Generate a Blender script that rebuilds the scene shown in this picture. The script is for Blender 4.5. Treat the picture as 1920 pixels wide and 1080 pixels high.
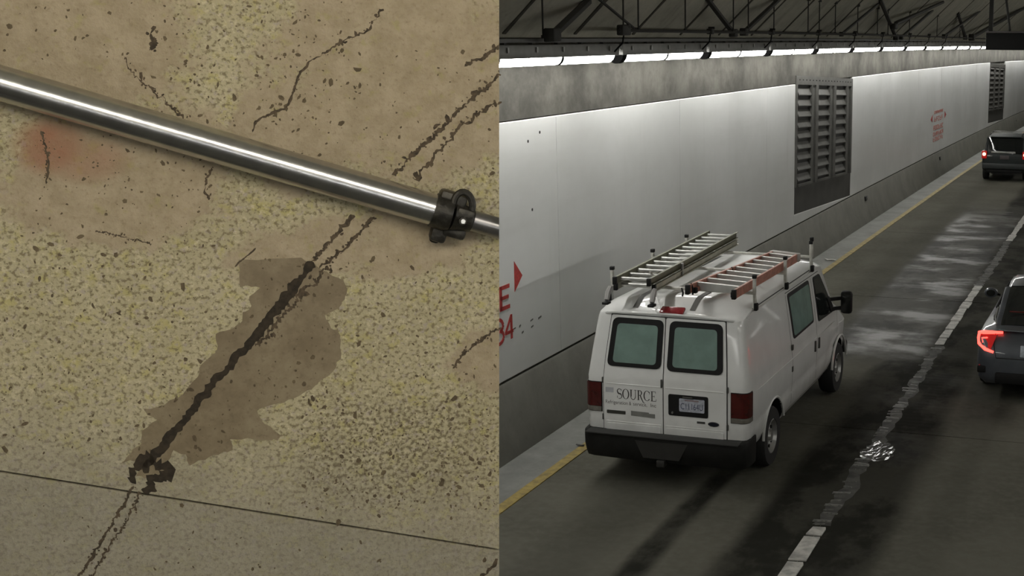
import bpy, bmesh, math, random
from mathutils import Vector, Matrix
import numpy as np
random.seed(7)
for o in list(bpy.data.objects): bpy.data.objects.remove(o)
SC = bpy.context.scene
C = SC.collection

# ------------------------------------------------------------------ camera, world, exposure
FPX, PITCH, YAW, ROLL, CAMZ = 2472.14, 0.1925, 0.27267, 0.00664, 5.201
PX0, PY0 = 1428.0, 540.0
def cam_rows():
    cy, sy, cp, sp = math.cos(YAW), math.sin(YAW), math.cos(PITCH), math.sin(PITCH)
    f = Vector((-sy*cp, cy*cp, -sp)); r = Vector((cy, sy, 0)); u = r.cross(f)
    cr, sr = math.cos(ROLL), math.sin(ROLL)
    return cr*r+sr*u, -sr*r+cr*u, f
CR, CU, CF = cam_rows()
cam = bpy.data.cameras.new('camera'); camo = bpy.data.objects.new('camera', cam); C.objects.link(camo)
m = Matrix((CR, CU, -CF)).transposed().to_4x4(); m.translation = (0, 0, CAMZ); camo.matrix_world = m
cam.sensor_fit = 'HORIZONTAL'; cam.sensor_width = 36.0; cam.lens = FPX/1920*36
cam.shift_x = -(PX0-960)/1920; cam.shift_y = 0; cam.clip_start = 0.05; cam.clip_end = 500
SC.camera = camo
world = bpy.data.worlds.new('world'); SC.world = world; world.use_nodes = True
bg = world.node_tree.nodes['Background']; bg.inputs[0].default_value = (0.5, 0.55, 0.6, 1); bg.inputs[1].default_value = 0.0
vs = SC.view_settings; vs.view_transform = 'Standard'; vs.look = 'None'; vs.gamma = 1; vs.use_curve_mapping = False
vs.exposure = 0.0
SC.cycles.max_bounces = 5; SC.cycles.diffuse_bounces = 3; SC.cycles.glossy_bounces = 3; SC.cycles.caustics_reflective = False
FILL_BATTEN = 34.0; LAMP = 27.0          # radiance of the added fill battens and of the tunnel light diffusers

# ------------------------------------------------------------------ tunnel path: s along, x across, z up
K, KV = 0.00013, -0.00017
def PT(s, x, z): return Vector((x+K*s*s/2, s, z+KV*s*s/2))
def ray(u, v): return CR*((u-PX0)/FPX) - CU*((v-PY0)/FPX) + CF
def on_wall(u, v, xo):
    r = ray(u, v); s = 10.0
    for _ in range(40):
        t = (xo+K*s*s/2)/r.x; s = t*r.y
    return s, CAMZ+t*r.z-KV*s*s/2
def on_road(u, v):
    r = ray(u, v); s = 10.0
    for _ in range(40):
        t = (KV*s*s/2-CAMZ)/r.z; s = t*r.y
    return t*r.x-K*s*s/2, s

# ------------------------------------------------------------------ node helper
class X:
    """a socket in an expression"""
    def __init__(s, nt, o): s.nt = nt; s.o = o
    def _m(s, op, *a, clamp=False):
        n = s.nt.nodes.new('ShaderNodeMath'); n.operation = op; n.use_clamp = clamp
        for i, v in enumerate((s,)+a):
            if isinstance(v, X): s.nt.links.new(v.o, n.inputs[i])
            else: n.inputs[i].default_value = v
        return X(s.nt, n.outputs[0])
    def __add__(s, b): return s._m('ADD', b)
    def __sub__(s, b): return s._m('SUBTRACT', b)
    def __mul__(s, b): return s._m('MULTIPLY', b)
    def __truediv__(s, b): return s._m('DIVIDE', b)
    def abs(s): return s._m('ABSOLUTE')
    def mx(s, b): return s._m('MAXIMUM', b)
    def mn(s, b): return s._m('MINIMUM', b)
    def inv(s): return (s*-1.0)+1.0
    def ss(s, a, b):
        n = s.nt.nodes.new('ShaderNodeMapRange'); n.interpolation_type = 'SMOOTHSTEP'
        s.nt.links.new(s.o, n.inputs[0])
        if a > b: n.inputs[1].default_value, n.inputs[2].default_value, n.inputs[3].default_value, n.inputs[4].default_value = b, a, 1, 0
        else: n.inputs[1].default_value, n.inputs[2].default_value = a, b
        return X(s.nt, n.outputs[0])
    def band(s, a, b, e): return s.ss(a-e, a+e)*s.ss(b+e, b-e)
class M:
    def __init__(s, name, coord='Object'):
        s.m = bpy.data.materials.new(name); s.m.use_nodes = True; s.nt = s.m.node_tree
        s.b = s.nt.nodes['Principled BSDF']
        tc = s.nt.nodes.new('ShaderNodeTexCoord'); s.co = tc.outputs[coord]
    def xyz(s):
        n = s.nt.nodes.new('ShaderNodeSeparateXYZ'); s.nt.links.new(s.co, n.inputs[0])
        return [X(s.nt, o) for o in n.outputs]
    def noise(s, scale, detail=4, rough=0.55, stretch=None, off=0, dist=0):
        n = s.nt.nodes.new('ShaderNodeTexNoise'); n.inputs['Scale'].default_value = scale
        n.inputs['Detail'].default_value = detail; n.inputs['Roughness'].default_value = rough; n.inputs['Distortion'].default_value = dist
        mp = s.nt.nodes.new('ShaderNodeMapping'); s.nt.links.new(s.co, mp.inputs[0])
        if stretch: mp.inputs['Scale'].default_value = stretch
        mp.inputs['Location'].default_value = (off, off*1.7, off*.3)
        s.nt.links.new(mp.outputs[0], n.inputs['Vector'])
        return X(s.nt, n.outputs['Fac'])
    def voro(s, scale, stretch=None):
        n = s.nt.nodes.new('ShaderNodeTexVoronoi'); n.inputs['Scale'].default_value = scale
        mp = s.nt.nodes.new('ShaderNodeMapping'); s.nt.links.new(s.co, mp.inputs[0])
        if stretch: mp.inputs['Scale'].default_value = stretch
        s.nt.links.new(mp.outputs[0], n.inputs['Vector'])
        return X(s.nt, n.outputs['Distance'])
    def mix(s, f, a, b):
        n = s.nt.nodes.new('ShaderNodeMix'); n.data_type = 'RGBA'
        for sock, v in ((n.inputs[0], f), (n.inputs[6], a), (n.inputs[7], b)):
            if isinstance(v, X): s.nt.links.new(v.o, sock)
            elif isinstance(v, (int, float)): sock.default_value = v
            else: sock.default_value = (*v[:3], 1)
        return X(s.nt, n.outputs[2])
    def set(s, name, v):
        i = s.b.inputs[name]
        if isinstance(v, X): s.nt.links.new(v.o, i)
        elif isinstance(v, (tuple, list)): i.default_value = (*v[:3], 1)
        else: i.default_value = v
    def bump(s, h, dist=0.01, strength=1.0):
        n = s.nt.nodes.new('ShaderNodeBump'); n.inputs['Distance'].default_value = dist; n.inputs['Strength'].default_value = strength
        s.nt.links.new(h.o, n.inputs['Height']); s.nt.links.new(n.outputs[0], s.b.inputs['Normal'])
def lin(r, g, b):
    f = lambda c: (c/255/12.92) if c/255 <= .04045 else ((c/255+.055)/1.055)**2.4
    return (f(r), f(g), f(b))
MATS = {}
def pm(name, col, rough=.5, metal=0, var=.12, scale=6, bump=0, coat=0, bscale=60, spec=.5, emit=None, es=0):
    if name in MATS: return MATS[name]
    a = M(name); n = a.noise(scale, 5)
    a.set('Base Color', a.mix(n.ss(.3, .7), tuple(c*(1-var) for c in col), tuple(min(1, c*(1+var)) for c in col)))
    a.set('Roughness', n*.12+(rough-.06)); a.set('Metallic', metal); a.set('Coat Weight', coat); a.set('Coat Roughness', .05)
    a.set('Specular IOR Level', spec)
    if emit: a.set('Emission Color', emit); a.set('Emission Strength', es)
    if bump: a.bump(a.noise(bscale, 3), bump)
    MATS[name] = a.m
    return a.m

# ------------------------------------------------------------------ mesh helper
class MB:
    def __init__(s): s.v = []; s.f = []; s.uv = []; s.mi = []
    def add(s, vs, fs, mi=0):
        b = len(s.v); s.v += [tuple(p) for p in vs]; s.f += [tuple(i+b for i in f) for f in fs]; s.mi += [mi]*len(fs); return s
    def box(s, c, d, rot=None):
        x, y, z = d[0]/2, d[1]/2, d[2]/2
        P = [Vector((a*x, b*y, e*z)) for a in (-1, 1) for b in (-1, 1) for e in (-1, 1)]
        if rot is not None: P = [rot@p for p in P]
        P = [p+Vector(c) for p in P]
        return s.add(P, [(0, 1, 3, 2), (4, 6, 7, 5), (0, 4, 5, 1), (2, 3, 7, 6), (0, 2, 6, 4), (1, 5, 7, 3)])
    def rbox(s, c, d, r=.01, rot=None):
        """box with chamfered edges"""
        bm = bmesh.new(); bmesh.ops.create_cube(bm, size=1)
        for v in bm.verts: v.co = Vector((v.co.x*d[0], v.co.y*d[1], v.co.z*d[2]))
        bmesh.ops.bevel(bm, geom=bm.edges[:], offset=r, segments=2, affect='EDGES', profile=.5)
        bm.verts.ensure_lookup_table()
        P = [(rot@v.co if rot is not None else v.co)+Vector(c) for v in bm.verts]
        F = [[v.index for v in f.verts] for f in bm.faces]; bm.free()
        return s.add(P, F)
    def tube(s, pts, r, n=8, caps=True, flat=None):
        pts = [Vector(p) for p in pts]; rs = r if isinstance(r, (list, tuple)) else [r]*len(pts)
        V = []; F = []; up = None
        for i, p in enumerate(pts):
            t = (pts[min(i+1, len(pts)-1)]-pts[max(i-1, 0)]).normalized()
            if up is None:
                up = Vector((0, 0, 1)) if abs(t.z) < .9 else Vector((1, 0, 0))
            a = t.cross(up).normalized(); up = a.cross(t).normalized()
            fa, fb = flat if flat else (1, 1)
            for j in range(n):
                g = 2*math.pi*(j+.5)/n; V.append(p+a*(math.cos(g)*rs[i]*fa)+up*(math.sin(g)*rs[i]*fb))
        for i in range(len(pts)-1):
            for j in range(n): F.append((i*n+j, i*n+(j+1) % n, (i+1)*n+(j+1) % n, (i+1)*n+j))
        if caps: F += [tuple(range(n))[::-1], tuple(range((len(pts)-1)*n, len(pts)*n))]
        return s.add(V, F)
    def lathe(s, prof, n=24, axis='x', c=(0, 0, 0)):
        V = []; F = []; c = Vector(c)
        for (a, r) in prof:
            for j in range(n):
                g = 2*math.pi*j/n; p, q = r*math.cos(g), r*math.sin(g)
                V.append(c+Vector({'x': (a, p, q), 'y': (p, a, q), 'z': (p, q, a)}[axis]))
        k = len(prof)
        for i in range(k-1):
            for j in range(n): F.append((i*n+j, i*n+(j+1) % n, (i+1)*n+(j+1) % n, (i+1)*n+j))
        F += [tuple(range(n))[::-1], tuple(range((k-1)*n, k*n))]
        return s.add(V, F)
    def prism(s, outline, fn, d0, d1):
        """2-D outline swept between depth d0 and d1; fn(u,v,d) -> point"""
        n = len(outline); V = [fn(u, v, d0) for u, v in outline]+[fn(u, v, d1) for u, v in outline]
        F = [tuple(range(n))[::-1], tuple(range(n, 2*n))]+[(i, (i+1) % n, n+(i+1) % n, n+i) for i in range(n)]
        return s.add(V, F)
    def panel(s, outline, fn, off, skirt=.02, rings=(1, .9, .6, .3), seg=.08):
        """star-shaped outline laid over a surface fn(u,v,off), rim turned in by skirt"""
        O = []
        n = len(outline)
        for i in range(n):
            a, b = outline[i], outline[(i+1) % n]; L = math.hypot(b[0]-a[0], b[1]-a[1]); k = max(1, int(L/seg))
            for j in range(k): O.append((a[0]+(b[0]-a[0])*j/k, a[1]+(b[1]-a[1])*j/k))
        n = len(O); cu = sum(p[0] for p in O)/n; cv = sum(p[1] for p in O)/n
        V = [fn(u, v, off-skirt) for u, v in O]
        for t in rings: V += [fn(cu+(u-cu)*t, cv+(v-cv)*t, off) for u, v in O]
        V.append(fn(cu, cv, off)); F = []
        k = len(rings)
        for r in range(k):
            for i in range(n): F.append((r*n+i, r*n+(i+1) % n, (r+1)*n+(i+1) % n, (r+1)*n+i))
        for i in range(n): F.append((k*n+i, k*n+(i+1) % n, (k+1)*n))
        return s.add(V, F)
    def grid(s, us, vs, fn, uv=True):
        V = [fn(u, v) for u in us for v in vs]; n = len(vs)
        F = [(i*n+j, (i+1)*n+j, (i+1)*n+j+1, i*n+j+1) for i in range(len(us)-1) for j in range(n-1)]
        return s.add(V, F)
    def mesh(s, name, mats, sharp=35, uvfn=None, recalc=True):
        me = bpy.data.meshes.new(name); me.from_pydata(s.v, [], s.f)
        for mt in (mats if isinstance(mats, (list, tuple)) else [mats]): me.materials.append(mt)
        me.polygons.foreach_set('material_index', s.mi)
        if recalc:
            bm = bmesh.new(); bm.from_mesh(me); bmesh.ops.recalc_face_normals(bm, faces=bm.faces[:]); bm.to_mesh(me); bm.free()
        if sharp:
            me.polygons.foreach_set('use_smooth', [True]*len(me.polygons)); me.set_sharp_from_angle(angle=math.radians(sharp))
        if uvfn:
            l = me.uv_layers.new(name='UVMap')
            for lp in me.loops: l.data[lp.index].uv = uvfn(me.vertices[lp.vertex_index].co)
        me.update(); return me
    def build(s, name, mats, parent=None, sharp=35, uvfn=None, recalc=True):
        return link(name, s.mesh(name, mats, sharp, uvfn, recalc), parent)
def link(name, me, parent=None):
    o = bpy.data.objects.new(name, me); C.objects.link(o)
    if parent: o.parent = parent
    return o
def tag(o, label=None, cat=None, group=None, kind=None):
    if label: o['label'] = label
    if cat: o['category'] = cat
    if group: o['group'] = group
    if kind: o['kind'] = kind
    return o
def thing(name, label, cat, loc=(0, 0, 0), rz=0, group=None):
    o = bpy.data.objects.new(name, None); C.objects.link(o); o.location = loc; o.rotation_euler = (0, 0, rz)
    o.empty_display_size = .1
    return tag(o, label, cat, group)
def copy_tree(o, parent=None):
    c = o.copy(); C.objects.link(c)
    if parent: c.parent = parent
    for ch in list(o.children): copy_tree(ch, c)
    return c
def rnd_poly(pts, r, n=5):
    """round the corners of a polygon"""
    out = []; k = len(pts)
    for i in range(k):
        p0, p, p1 = Vector(pts[i-1]), Vector(pts[i]), Vector(pts[(i+1) % k])
        a = (p0-p); b = (p1-p); rr = min(r, a.length*.45, b.length*.45); a = p+a.normalized()*rr; b = p+b.normalized()*rr
        for j in range(n+1):
            t = j/n; q = a*(1-t)**2+p*2*t*(1-t)+b*t*t; out.append((q.x, q.y))
    return out
def text_mesh(txt, size, align='LEFT', xs=1.0, thick=.0):
    cu = bpy.data.curves.new('txt', 'FONT'); cu.body = txt; cu.size = size; cu.align_x = align; cu.extrude = thick
    o = bpy.data.objects.new('txt', cu); C.objects.link(o)
    me = bpy.data.meshes.new_from_object(o.evaluated_get(bpy.context.evaluated_depsgraph_get()))
    bpy.data.objects.remove(o)
    for v in me.vertices: v.co.x *= xs
    return me
def place_text(name, me, mat, parent, fn):
    for v in me.vertices: v.co = fn(v.co.x, v.co.y)
    me.materials.clear(); me.materials.append(mat)
    return link(name, me, parent)
def boolean(ob, cutters):
    for c in cutters:
        md = ob.modifiers.new('cut', 'BOOLEAN'); md.object = c; md.operation = 'DIFFERENCE'; md.solver = 'EXACT'; md.material_mode = 'TRANSFER'
    bpy.context.view_layer.update()
    me = bpy.data.meshes.new_from_object(ob.evaluated_get(bpy.context.evaluated_depsgraph_get()))
    ob.modifiers.clear(); ob.data = me
    me.polygons.foreach_set('use_smooth', [True]*len(me.polygons)); me.set_sharp_from_angle(angle=math.radians(35))
    for c in cutters: bpy.data.objects.remove(c)

# ------------------------------------------------------------------ surface materials
def road_mat():
    a = M('road_concrete', 'UV'); x, s, _ = a.xyz()
    n1 = a.noise(.55, 6, .6); n2 = a.noise(9, 5, .6); n3 = a.noise(1.2, 5, .6, (1.6, .35, 1), 3)
    wob = (n3-.5)*.3
    xw = x+wob
    bandA = xw.band(-3.75, -2.25, .16)
    bandB = xw.band(-4.9, -3.1, .18)*s.ss(19.5, 21.5)*s.ss(44, 36)
    track = (x+(n3-.5)*.2).band(-4.62, -4.36, .07)*s.ss(15.5, 14.2)
    lane2 = xw.band(-2.2, -1.4, .2)*s.ss(16.5, 18)*.7
    film = a.noise(1.0, 6, .65, (1.2, .7, 1), 11).ss(.45, .6)
    wetA = bandA.mx(bandB).mx(track).mx(lane2)
    wet = (wetA*(film*.3+.7)).mn(1.0)
    dry = a.mix(n1.ss(.3, .7), (.085, .083, .066), (.12, .116, .095))
    dry = a.mix(n2.ss(.35, .75)*.5, dry, (.14, .136, .112))
    oil = (xw.band(-5.6, -4.9, .25)*.35).mx(x.band(-1.2, .1, .3)*0)
    dry = a.mix(oil, dry, (.05, .05, .04))
    col = a.mix(wet*.94, dry, (.014, .014, .011))
    a.set('Base Color', col)
    pud = a.noise(1.0, 6, .6, (.7, 1.1, 1), 21).ss(.46, .66)*wetA
    a.set('Roughness', (bandB*-.26+.86)-pud*.22)
    a.set('Specular IOR Level', bandB*pud*.2+bandB*.1+.06)
    gro = s._m('MULTIPLY', 2*math.pi/.16)._m('SINE')*(xw.band(-2.9, -1.9, .2)*s.band(16.5, 21.5, .8))
    a.bump(n2*.4+gro*.3+a.noise(45, 3)*.25, .005, .6)
    return a.m
def concrete_mat(name, c0, c1, streak=.5, rough=.85, stain=(.05, .047, .04)):
    a = M(name, 'UV')
    n1 = a.noise(1.1, 7, .7); n2 = a.noise(1.6, 6, .6, (1.0, .25, 1), 4); n3 = a.noise(7, 5)
    col = a.mix(n1.ss(.32, .68), c0, c1)
    col = a.mix(n2.ss(.5, .75)*streak, col, stain)
    col = a.mix(n3.ss(.55, .8)*.25, col, stain)
    a.set('Base Color', col); a.set('Roughness', rough); a.set('Specular IOR Level', .25)
    a.bump(n3, .01, .4)
    return a.m
def panel_mat():
    a = M('white_panel_paint', 'UV'); s, z, _ = a.xyz()
    n1 = a.noise(.35, 5, .6); n2 = a.noise(.9, 5, .6, (.15, 1.6, 1), 5); n3 = a.noise(2.2, 5, .6, (1.2, .12, 1), 8)
    col = a.mix(n1.ss(.3, .7), (.60, .61, .595), (.70, .71, .70))
    col = a.mix(n2.ss(.48, .8)*.35, col, (.50, .50, .47))
    col = a.mix(n3.ss(.55, .85)*.25, col, (.42, .42, .38))
    a.set('Base Color', col); a.set('Roughness', n1*.2+.32); a.set('Specular IOR Level', .35)
    return a.m
MAT_ROAD = road_mat()
MAT_UPPER = concrete_mat('upper_wall_concrete', (.06, .058, .05), (.125, .12, .104), .5)
MAT_CEIL = concrete_mat('ceiling_concrete', (.34, .33, .275), (.46, .445, .375), .3)
MAT_BARR = concrete_mat('barrier_concrete', (.13, .129, .11), (.17, .168, .145), .22, .6)
MAT_SHOULDER = concrete_mat('gutter_concrete', (.16, .162, .15), (.235, .238, .22), .2, .6)
MAT_PANEL = panel_mat()
BLACK = pm('black_rubber', (.009, .009, .009), .6, spec=.25)
DARK = pm('dark_steel', (.03, .029, .026), .6, .3, bump=.002)
STEEL = pm('galvanised_steel', (.32, .32, .31), .42, .8, .2)
DGREY = pm('dark_grey_paint', (.055, .055, .05), .5)
RED = pm('red_sign_paint', (.42, .035, .03), .55, var=.25, scale=30)
ALU = pm('ladder_aluminium', (.50, .50, .48), .38, .75, .12)

# ------------------------------------------------------------------ tunnel shell
def frange(a, b, d):
    n = max(1, round((b-a)/d)); return [a+(b-a)*i/n for i in range(n+1)]
S0, S1 = -30.0, 210.0
SS = frange(S0, S1, 3.0)
def strip(name, mat, prof, closed=False, kind='structure', label=None, s0=S0, s1=S1, parent=None, step=3.0):
    """cross-section (x,z) swept along the tunnel; UV = metres along, metres round the section"""
    ss = frange(s0, s1, step); mb = MB(); pr = prof+[prof[0]] if closed else prof
    L = [0]
    for i in range(1, len(pr)): L.append(L[-1]+math.hypot(pr[i][0]-pr[i-1][0], pr[i][1]-pr[i-1][1]))
    me_uv = []
    for i, s in enumerate(ss):
        for j, (x, z) in enumerate(pr): mb.v.append(tuple(PT(s, x, z))); me_uv.append((s, L[j]))
    n = len(pr)
    for i in range(len(ss)-1):
        for j in range(n-1): mb.f.append((i*n+j, (i+1)*n+j, (i+1)*n+j+1, i*n+j+1)); mb.mi.append(0)
    if closed: mb.f += [tuple(range(n-1)), tuple(range((len(ss)-1)*n, len(ss)*n-1))[::-1]]; mb.mi += [0, 0]
    me = mb.mesh(name, mat, 30, None, False)
    l = me.uv_layers.new(name='UVMap')
    for lp in me.loops: l.data[lp.index].uv = me_uv[lp.vertex_index]
    o = link(name, me, parent)
    if kind and not parent: tag(o, label, None, None, kind)
    return o
XW, XR = -7.4, 4.6
floor = strip('floor', DGREY, [(-7.9, -.16), (5.0, -.16), (5.0, -.03), (-7.9, -.03)], True, label='concrete tunnel road bed')
# road slabs: three lanes, cut by transverse joints
JO = [-30, -19.5, -10.4, -1.4, 7.65, 16.72, 25.8, 34.9, 44, 53, 62, 71, 80, 95, 110, 130, 160, 210]
for (xa, xb) in ((-6.45, -3.0), (-3.0, .52), (.52, 4.3)):
    for a, b in zip(JO[:-1], JO[1:]):
        g = .012; mb = MB(); st = frange(a+g, b-g, 3.0); xs = frange(xa+.003, xb-.003, .9)
        V = [PT(s, x, 0) for s in st for x in xs]; n = len(xs)
        mb.add(V, [(i*n+j, (i+1)*n+j, (i+1)*n+j+1, i*n+j+1) for i in range(len(st)-1) for j in range(n-1)])
        for (e0, e1) in (((a+g, xa+.003), (a+g, xb-.003)), ((b-g, xa+.003), (b-g, xb-.003))):
            mb.add([PT(e0[0], e0[1], 0), PT(e1[0], e1[1], 0), PT(e1[0], e1[1], -.03), PT(e0[0], e0[1], -.03)], [(0, 1, 2, 3)])
        mb.build('road_slab', MAT_ROAD, floor, 0, lambda c: (c.x-K*c.y*c.y/2, c.y), False)
strip('trim_1', MAT_SHOULDER, [(-7.2, -.03), (-7.2, .012), (-6.46, .004), (-6.46, -.03)], True, label='pale concrete gutter strip at the foot of the barrier')
strip('trim_2', MAT_SHOULDER, [(4.3, -.03), (4.3, .004), (4.5, .012), (4.5, -.03)], True, label='pale concrete gutter strip along the far side')
strip('wall_left', MAT_UPPER, [(-7.95, -.03), (-7.46, -.03), (-7.46, 4.12), (-7.40, 4.12), (-7.40, 5.02), (-7.42, 5.12), (-7.95, 5.12)], True, label='stained grey concrete tunnel wall above the white panels')
strip('wall_right', MAT_UPPER, [(XR, -.03), (XR+.4, -.03), (XR+.4, 5.1), (XR, 5.1)], True, label='concrete tunnel side wall across the lanes')
ZC = 7.5
strip('ceiling', MAT_CEIL, [(-7.95, 5.12), (-7.42, 5.12), (-5.0, ZC), (2.2, ZC), (XR, 5.1), (XR+.4, 5.1), (XR+.4, ZC+.4), (-7.95, ZC+.4)], True, label='dark concrete tunnel ceiling with a sloped haunch')
# end walls close the tunnel
for nm, s in (('wall_back', S0), ('wall_front', S1)):
    p = PT(s, -1.6, 3.8); mb = MB().box(p, (14, .3, 8.4)); tag(mb.build(nm, MAT_UPPER, None, 0, lambda c: (c.x, c.z)), 'concrete wall closing the tunnel', kind='structure')
strip('wall_barrier', MAT_BARR, [(-7.14, -.03), (-7.14, .02), (-7.27, .32), (-7.37, .84), (-7.395, .875), (-7.46, .875), (-7.46, -.03)], True, label='dark grey concrete barrier along the wall foot')
strip('baseboard_right', MAT_BARR, [(4.5, -.03), (4.36, .02), (4.5, .32), (4.57, .875), (4.6, .875), (4.6, -.03)], True, label='grey concrete barrier along the opposite wall')
# white wall panels
LOUV = [(28.96, 35.03, 4.30, .0385, 3.14), (67.7, 74.97, 4.10, .022, 3.02)]
def quad_panel(name, s0, s1, zb, zt, parent):
    """zb, zt functions of s"""
    mb = MB(); st = frange(s0, s1, 2.5); V = []
    for s in st:
        for (x, z) in ((-7.46, zb(s)), (-7.405, zb(s)), (-7.395, zb(s)+.012), (-7.395, zt(s)-.012), (-7.405, zt(s)), (-7.46, zt(s))): V.append(PT(s, x, z))
    n = 6; F = [(i*n+j, (i+1)*n+j, (i+1)*n+(j+1) % n, i*n+(j+1) % n) for i in range(len(st)-1) for j in range(n)]
    F += [tuple(range(n)), tuple(range((len(st)-1)*n, len(st)*n))[::-1]]
    mb.add(V, F); return mb.build(name, MAT_PANEL, parent, 30, lambda c: (c.y, c.z))
wl = bpy.data.objects['wall_left']
edges = [-30, -20.9, -13.5, -8.55, -3.6, 1.35, 6.3, 11.25, 16.2, 21.15, 26.6, 28.96, 35.03, 40.6, 46.0, 51.4, 56.8, 62.2, 67.7, 74.97, 80.4, 85.8, 91.2, 96.6, 107, 117, 130, 150, 180, 210]
G = .005
for a, b in zip(edges[:-1], edges[1:]):
    lv = [L for L in LOUV if abs(L[0]-a) < .01]
    if lv:
        L = lv[0]; bot = lambda s, L=L: L[2]-L[3]*(s-L[0])-L[4]
        quad_panel('panel', a+G, b-G, lambda s: .90, lambda s, f=bot: max(f(s), .925), wl)
    else: quad_panel('panel', a+G, b-G, lambda s: .90, lambda s: 4.105, wl)

# ------------------------------------------------------------------ louvre vents in the wall
LGREY = pm('louvre_grey_metal', (.11, .109, .10), .5, .4, .2, 3)
LDARK = pm('louvre_base_plate', (.06, .06, .055), .5, .3, .3, 2)
def louvre(L, label):
    s0, s1, zt, tl, h = L; root = thing('wall_louvre', label, 'vent', PT(s0, -7.46, zt-h))
    W = s1-s0
    d = PT(s1, 0, 0)-PT(s0, 0, 0)
    def P(u, x, w):  # u along 0..W, w above bottom 0..h, x out from the wall
        q = PT(s0+u, -7.46+x, zt-h-tl*u+w); return q-Vector(root.location)
    def bar(u0, u1, w0, w1, x0, x1, nm, mat):
        mb = MB(); V = [P(u, x, w) for u in (u0, u1) for x in (x0, x1) for w in (w0, w1)]
        mb.add(V, [(0, 1, 3, 2), (4, 6, 7, 5), (0, 4, 5, 1), (2, 3, 7, 6), (0, 2, 6, 4), (1, 5, 7, 3)]); return mb.build(nm, mat, root, 0)
    bar(0, W, 0, h, .004, .012, 'backing', DARK)
    bar(.0, W, 0, .62, .012, .06, 'base_plate', LDARK)
    f = .07
    bar(0, f*2.2, .62, h, .012, .085, 'frame_post', LGREY); bar(W-f*2.2, W, .62, h, .012, .085, 'frame_post', LGREY)
    hd = bar(f*2.2, W-f*2.2, h-.2, h, .012, .085, 'frame_head', LGREY)
    for i in range(18):
        u = .3+i*(W-.6)/17; mb = MB().lathe([(0, .016), (.012, .016), (.016, .008)], 6, 'x', P(u, .085, h-.09)); mb.build('bolt', DARK, hd)
    bw = (W-f*4.4)/3
    for i in range(3):
        u0 = f*2.2+i*bw; u1 = u0+bw
        if i: bar(u0-.14, u0+.1, .62, h-.2, .012, .085, 'mullion', LGREY)
        bar(u1-.55, u1-.14, .62, h-.2, .012, .05, 'side_panel', LGREY)
        bar(u1-.60, u1-.55, .62, h-.2, .012, .095, 'side_rib', LGREY)
        bar(u0+.1, u1-.6, .62, .68, .012, .1, 'sill', LGREY)
        for j in range(9):
            w = .74+j*.245
            mb = MB(); ua, ub = u0+.1, u1-.6
            V = [P(u, x, z) for u in (ua, ub) for (x, z) in ((.014, w+.16), (.024, w+.165), (.085, w+.02), (.085, w), (.072, w))]
            mb.add(V, [(0, 1, 2, 3, 4), (9, 8, 7, 6, 5)]+[(k, (k+1) % 5, 5+(k+1) % 5, 5+k) for k in range(5)]); mb.build('slat', LGREY, root, 0)
    return root
louvre(LOUV[0], 'grey three-bay metal louvre set in the white wall above the first barrier outlet')
louvre(LOUV[1], 'distant narrow-looking grey louvre in the white wall beyond the small red wall sign')

# ------------------------------------------------------------------ tunnel lights
NEARBLACK = pm('near_black_fitting', (.006, .006, .006), .9, spec=.1)  # even near-black for end plates, joint bands and bracket arms
MAT_LENS = pm('light_diffuser', (.9, .92, .95), .4, 0, .02, emit=(1.0, .985, .94), es=LAMP)
HOUS = pm('light_housing', (.22, .22, .21), .5, .5)
def make_light():
    root = thing('tunnel_light', '', 'light')
    U = [(.085*math.cos(math.pi+math.pi*i/12), -.02+.11*math.sin(math.pi+math.pi*i/12)) for i in range(13)]
    for (a, b) in ((.06, 1.76), (1.80, 3.50)):
        mb = MB(); V = []; 
        prof = ((a, 1), (b-.06, 1), (b-.025, .9), (b, .7)) if a > 1 else ((a, 1), (b, 1))
        for (y, sc) in prof: V += [(x*(.5+.5*sc), y, z*sc if z < 0 else z) for x, z in U]
        n = len(U); k = len(prof); F = [(i*n+j, (i+1)*n+j, (i+1)*n+j+1, i*n+j+1) for i in range(k-1) for j in range(n-1)]
        F += [tuple(range(n)), tuple(range((k-1)*n, k*n))[::-1]]
        mb.add(V, F).build('diffuser', MAT_LENS, root, 40)
    mb = MB()
    mb.prism([(x*1.10, z*1.07) for x, z in U], lambda u, v, d: Vector((u, d, v)), 1.75, 1.81); mb.build('joint_band', NEARBLACK, root)
    mb = MB()
    mb.prism([(x*1.32, z*1.16) for x, z in U], lambda u, v, d: Vector((u, d, v)), -.10, .055); mb.build('end_plate', NEARBLACK, root)
    mb = MB(); mb.rbox((0, 1.72, .042), (.24, 3.66, .155), .012); h = mb.build('housing', HOUS, root)
    MB().rbox((-.108, 1.72, -.03), (.012, 3.60, .11), .004).build('reflector', HOUS, root)  # added wall-side shield, keeps lens light off the upper wall
    for i in range(5):
        MB().box((.0, .35+i*.72, .130), (.05, .05, .02)).build('mount', DARK, root)
        MB().box((.135, .2+i*.75, .06), (.012, .035, .06)).build('clip', STEEL, h)
    return root
light0 = make_light(); first = True
XL, ZL = -6.9, 4.925
def put_light(s, x, label, group, turn=0):
    global first
    o = light0 if first else copy_tree(light0); first = False
    o.location = PT(s, x, ZL); o.rotation_euler = (math.atan(KV*s)*(-1 if turn else 1), 0, -math.atan(K*s)+turn); tag(o, label, 'light', group)
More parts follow.
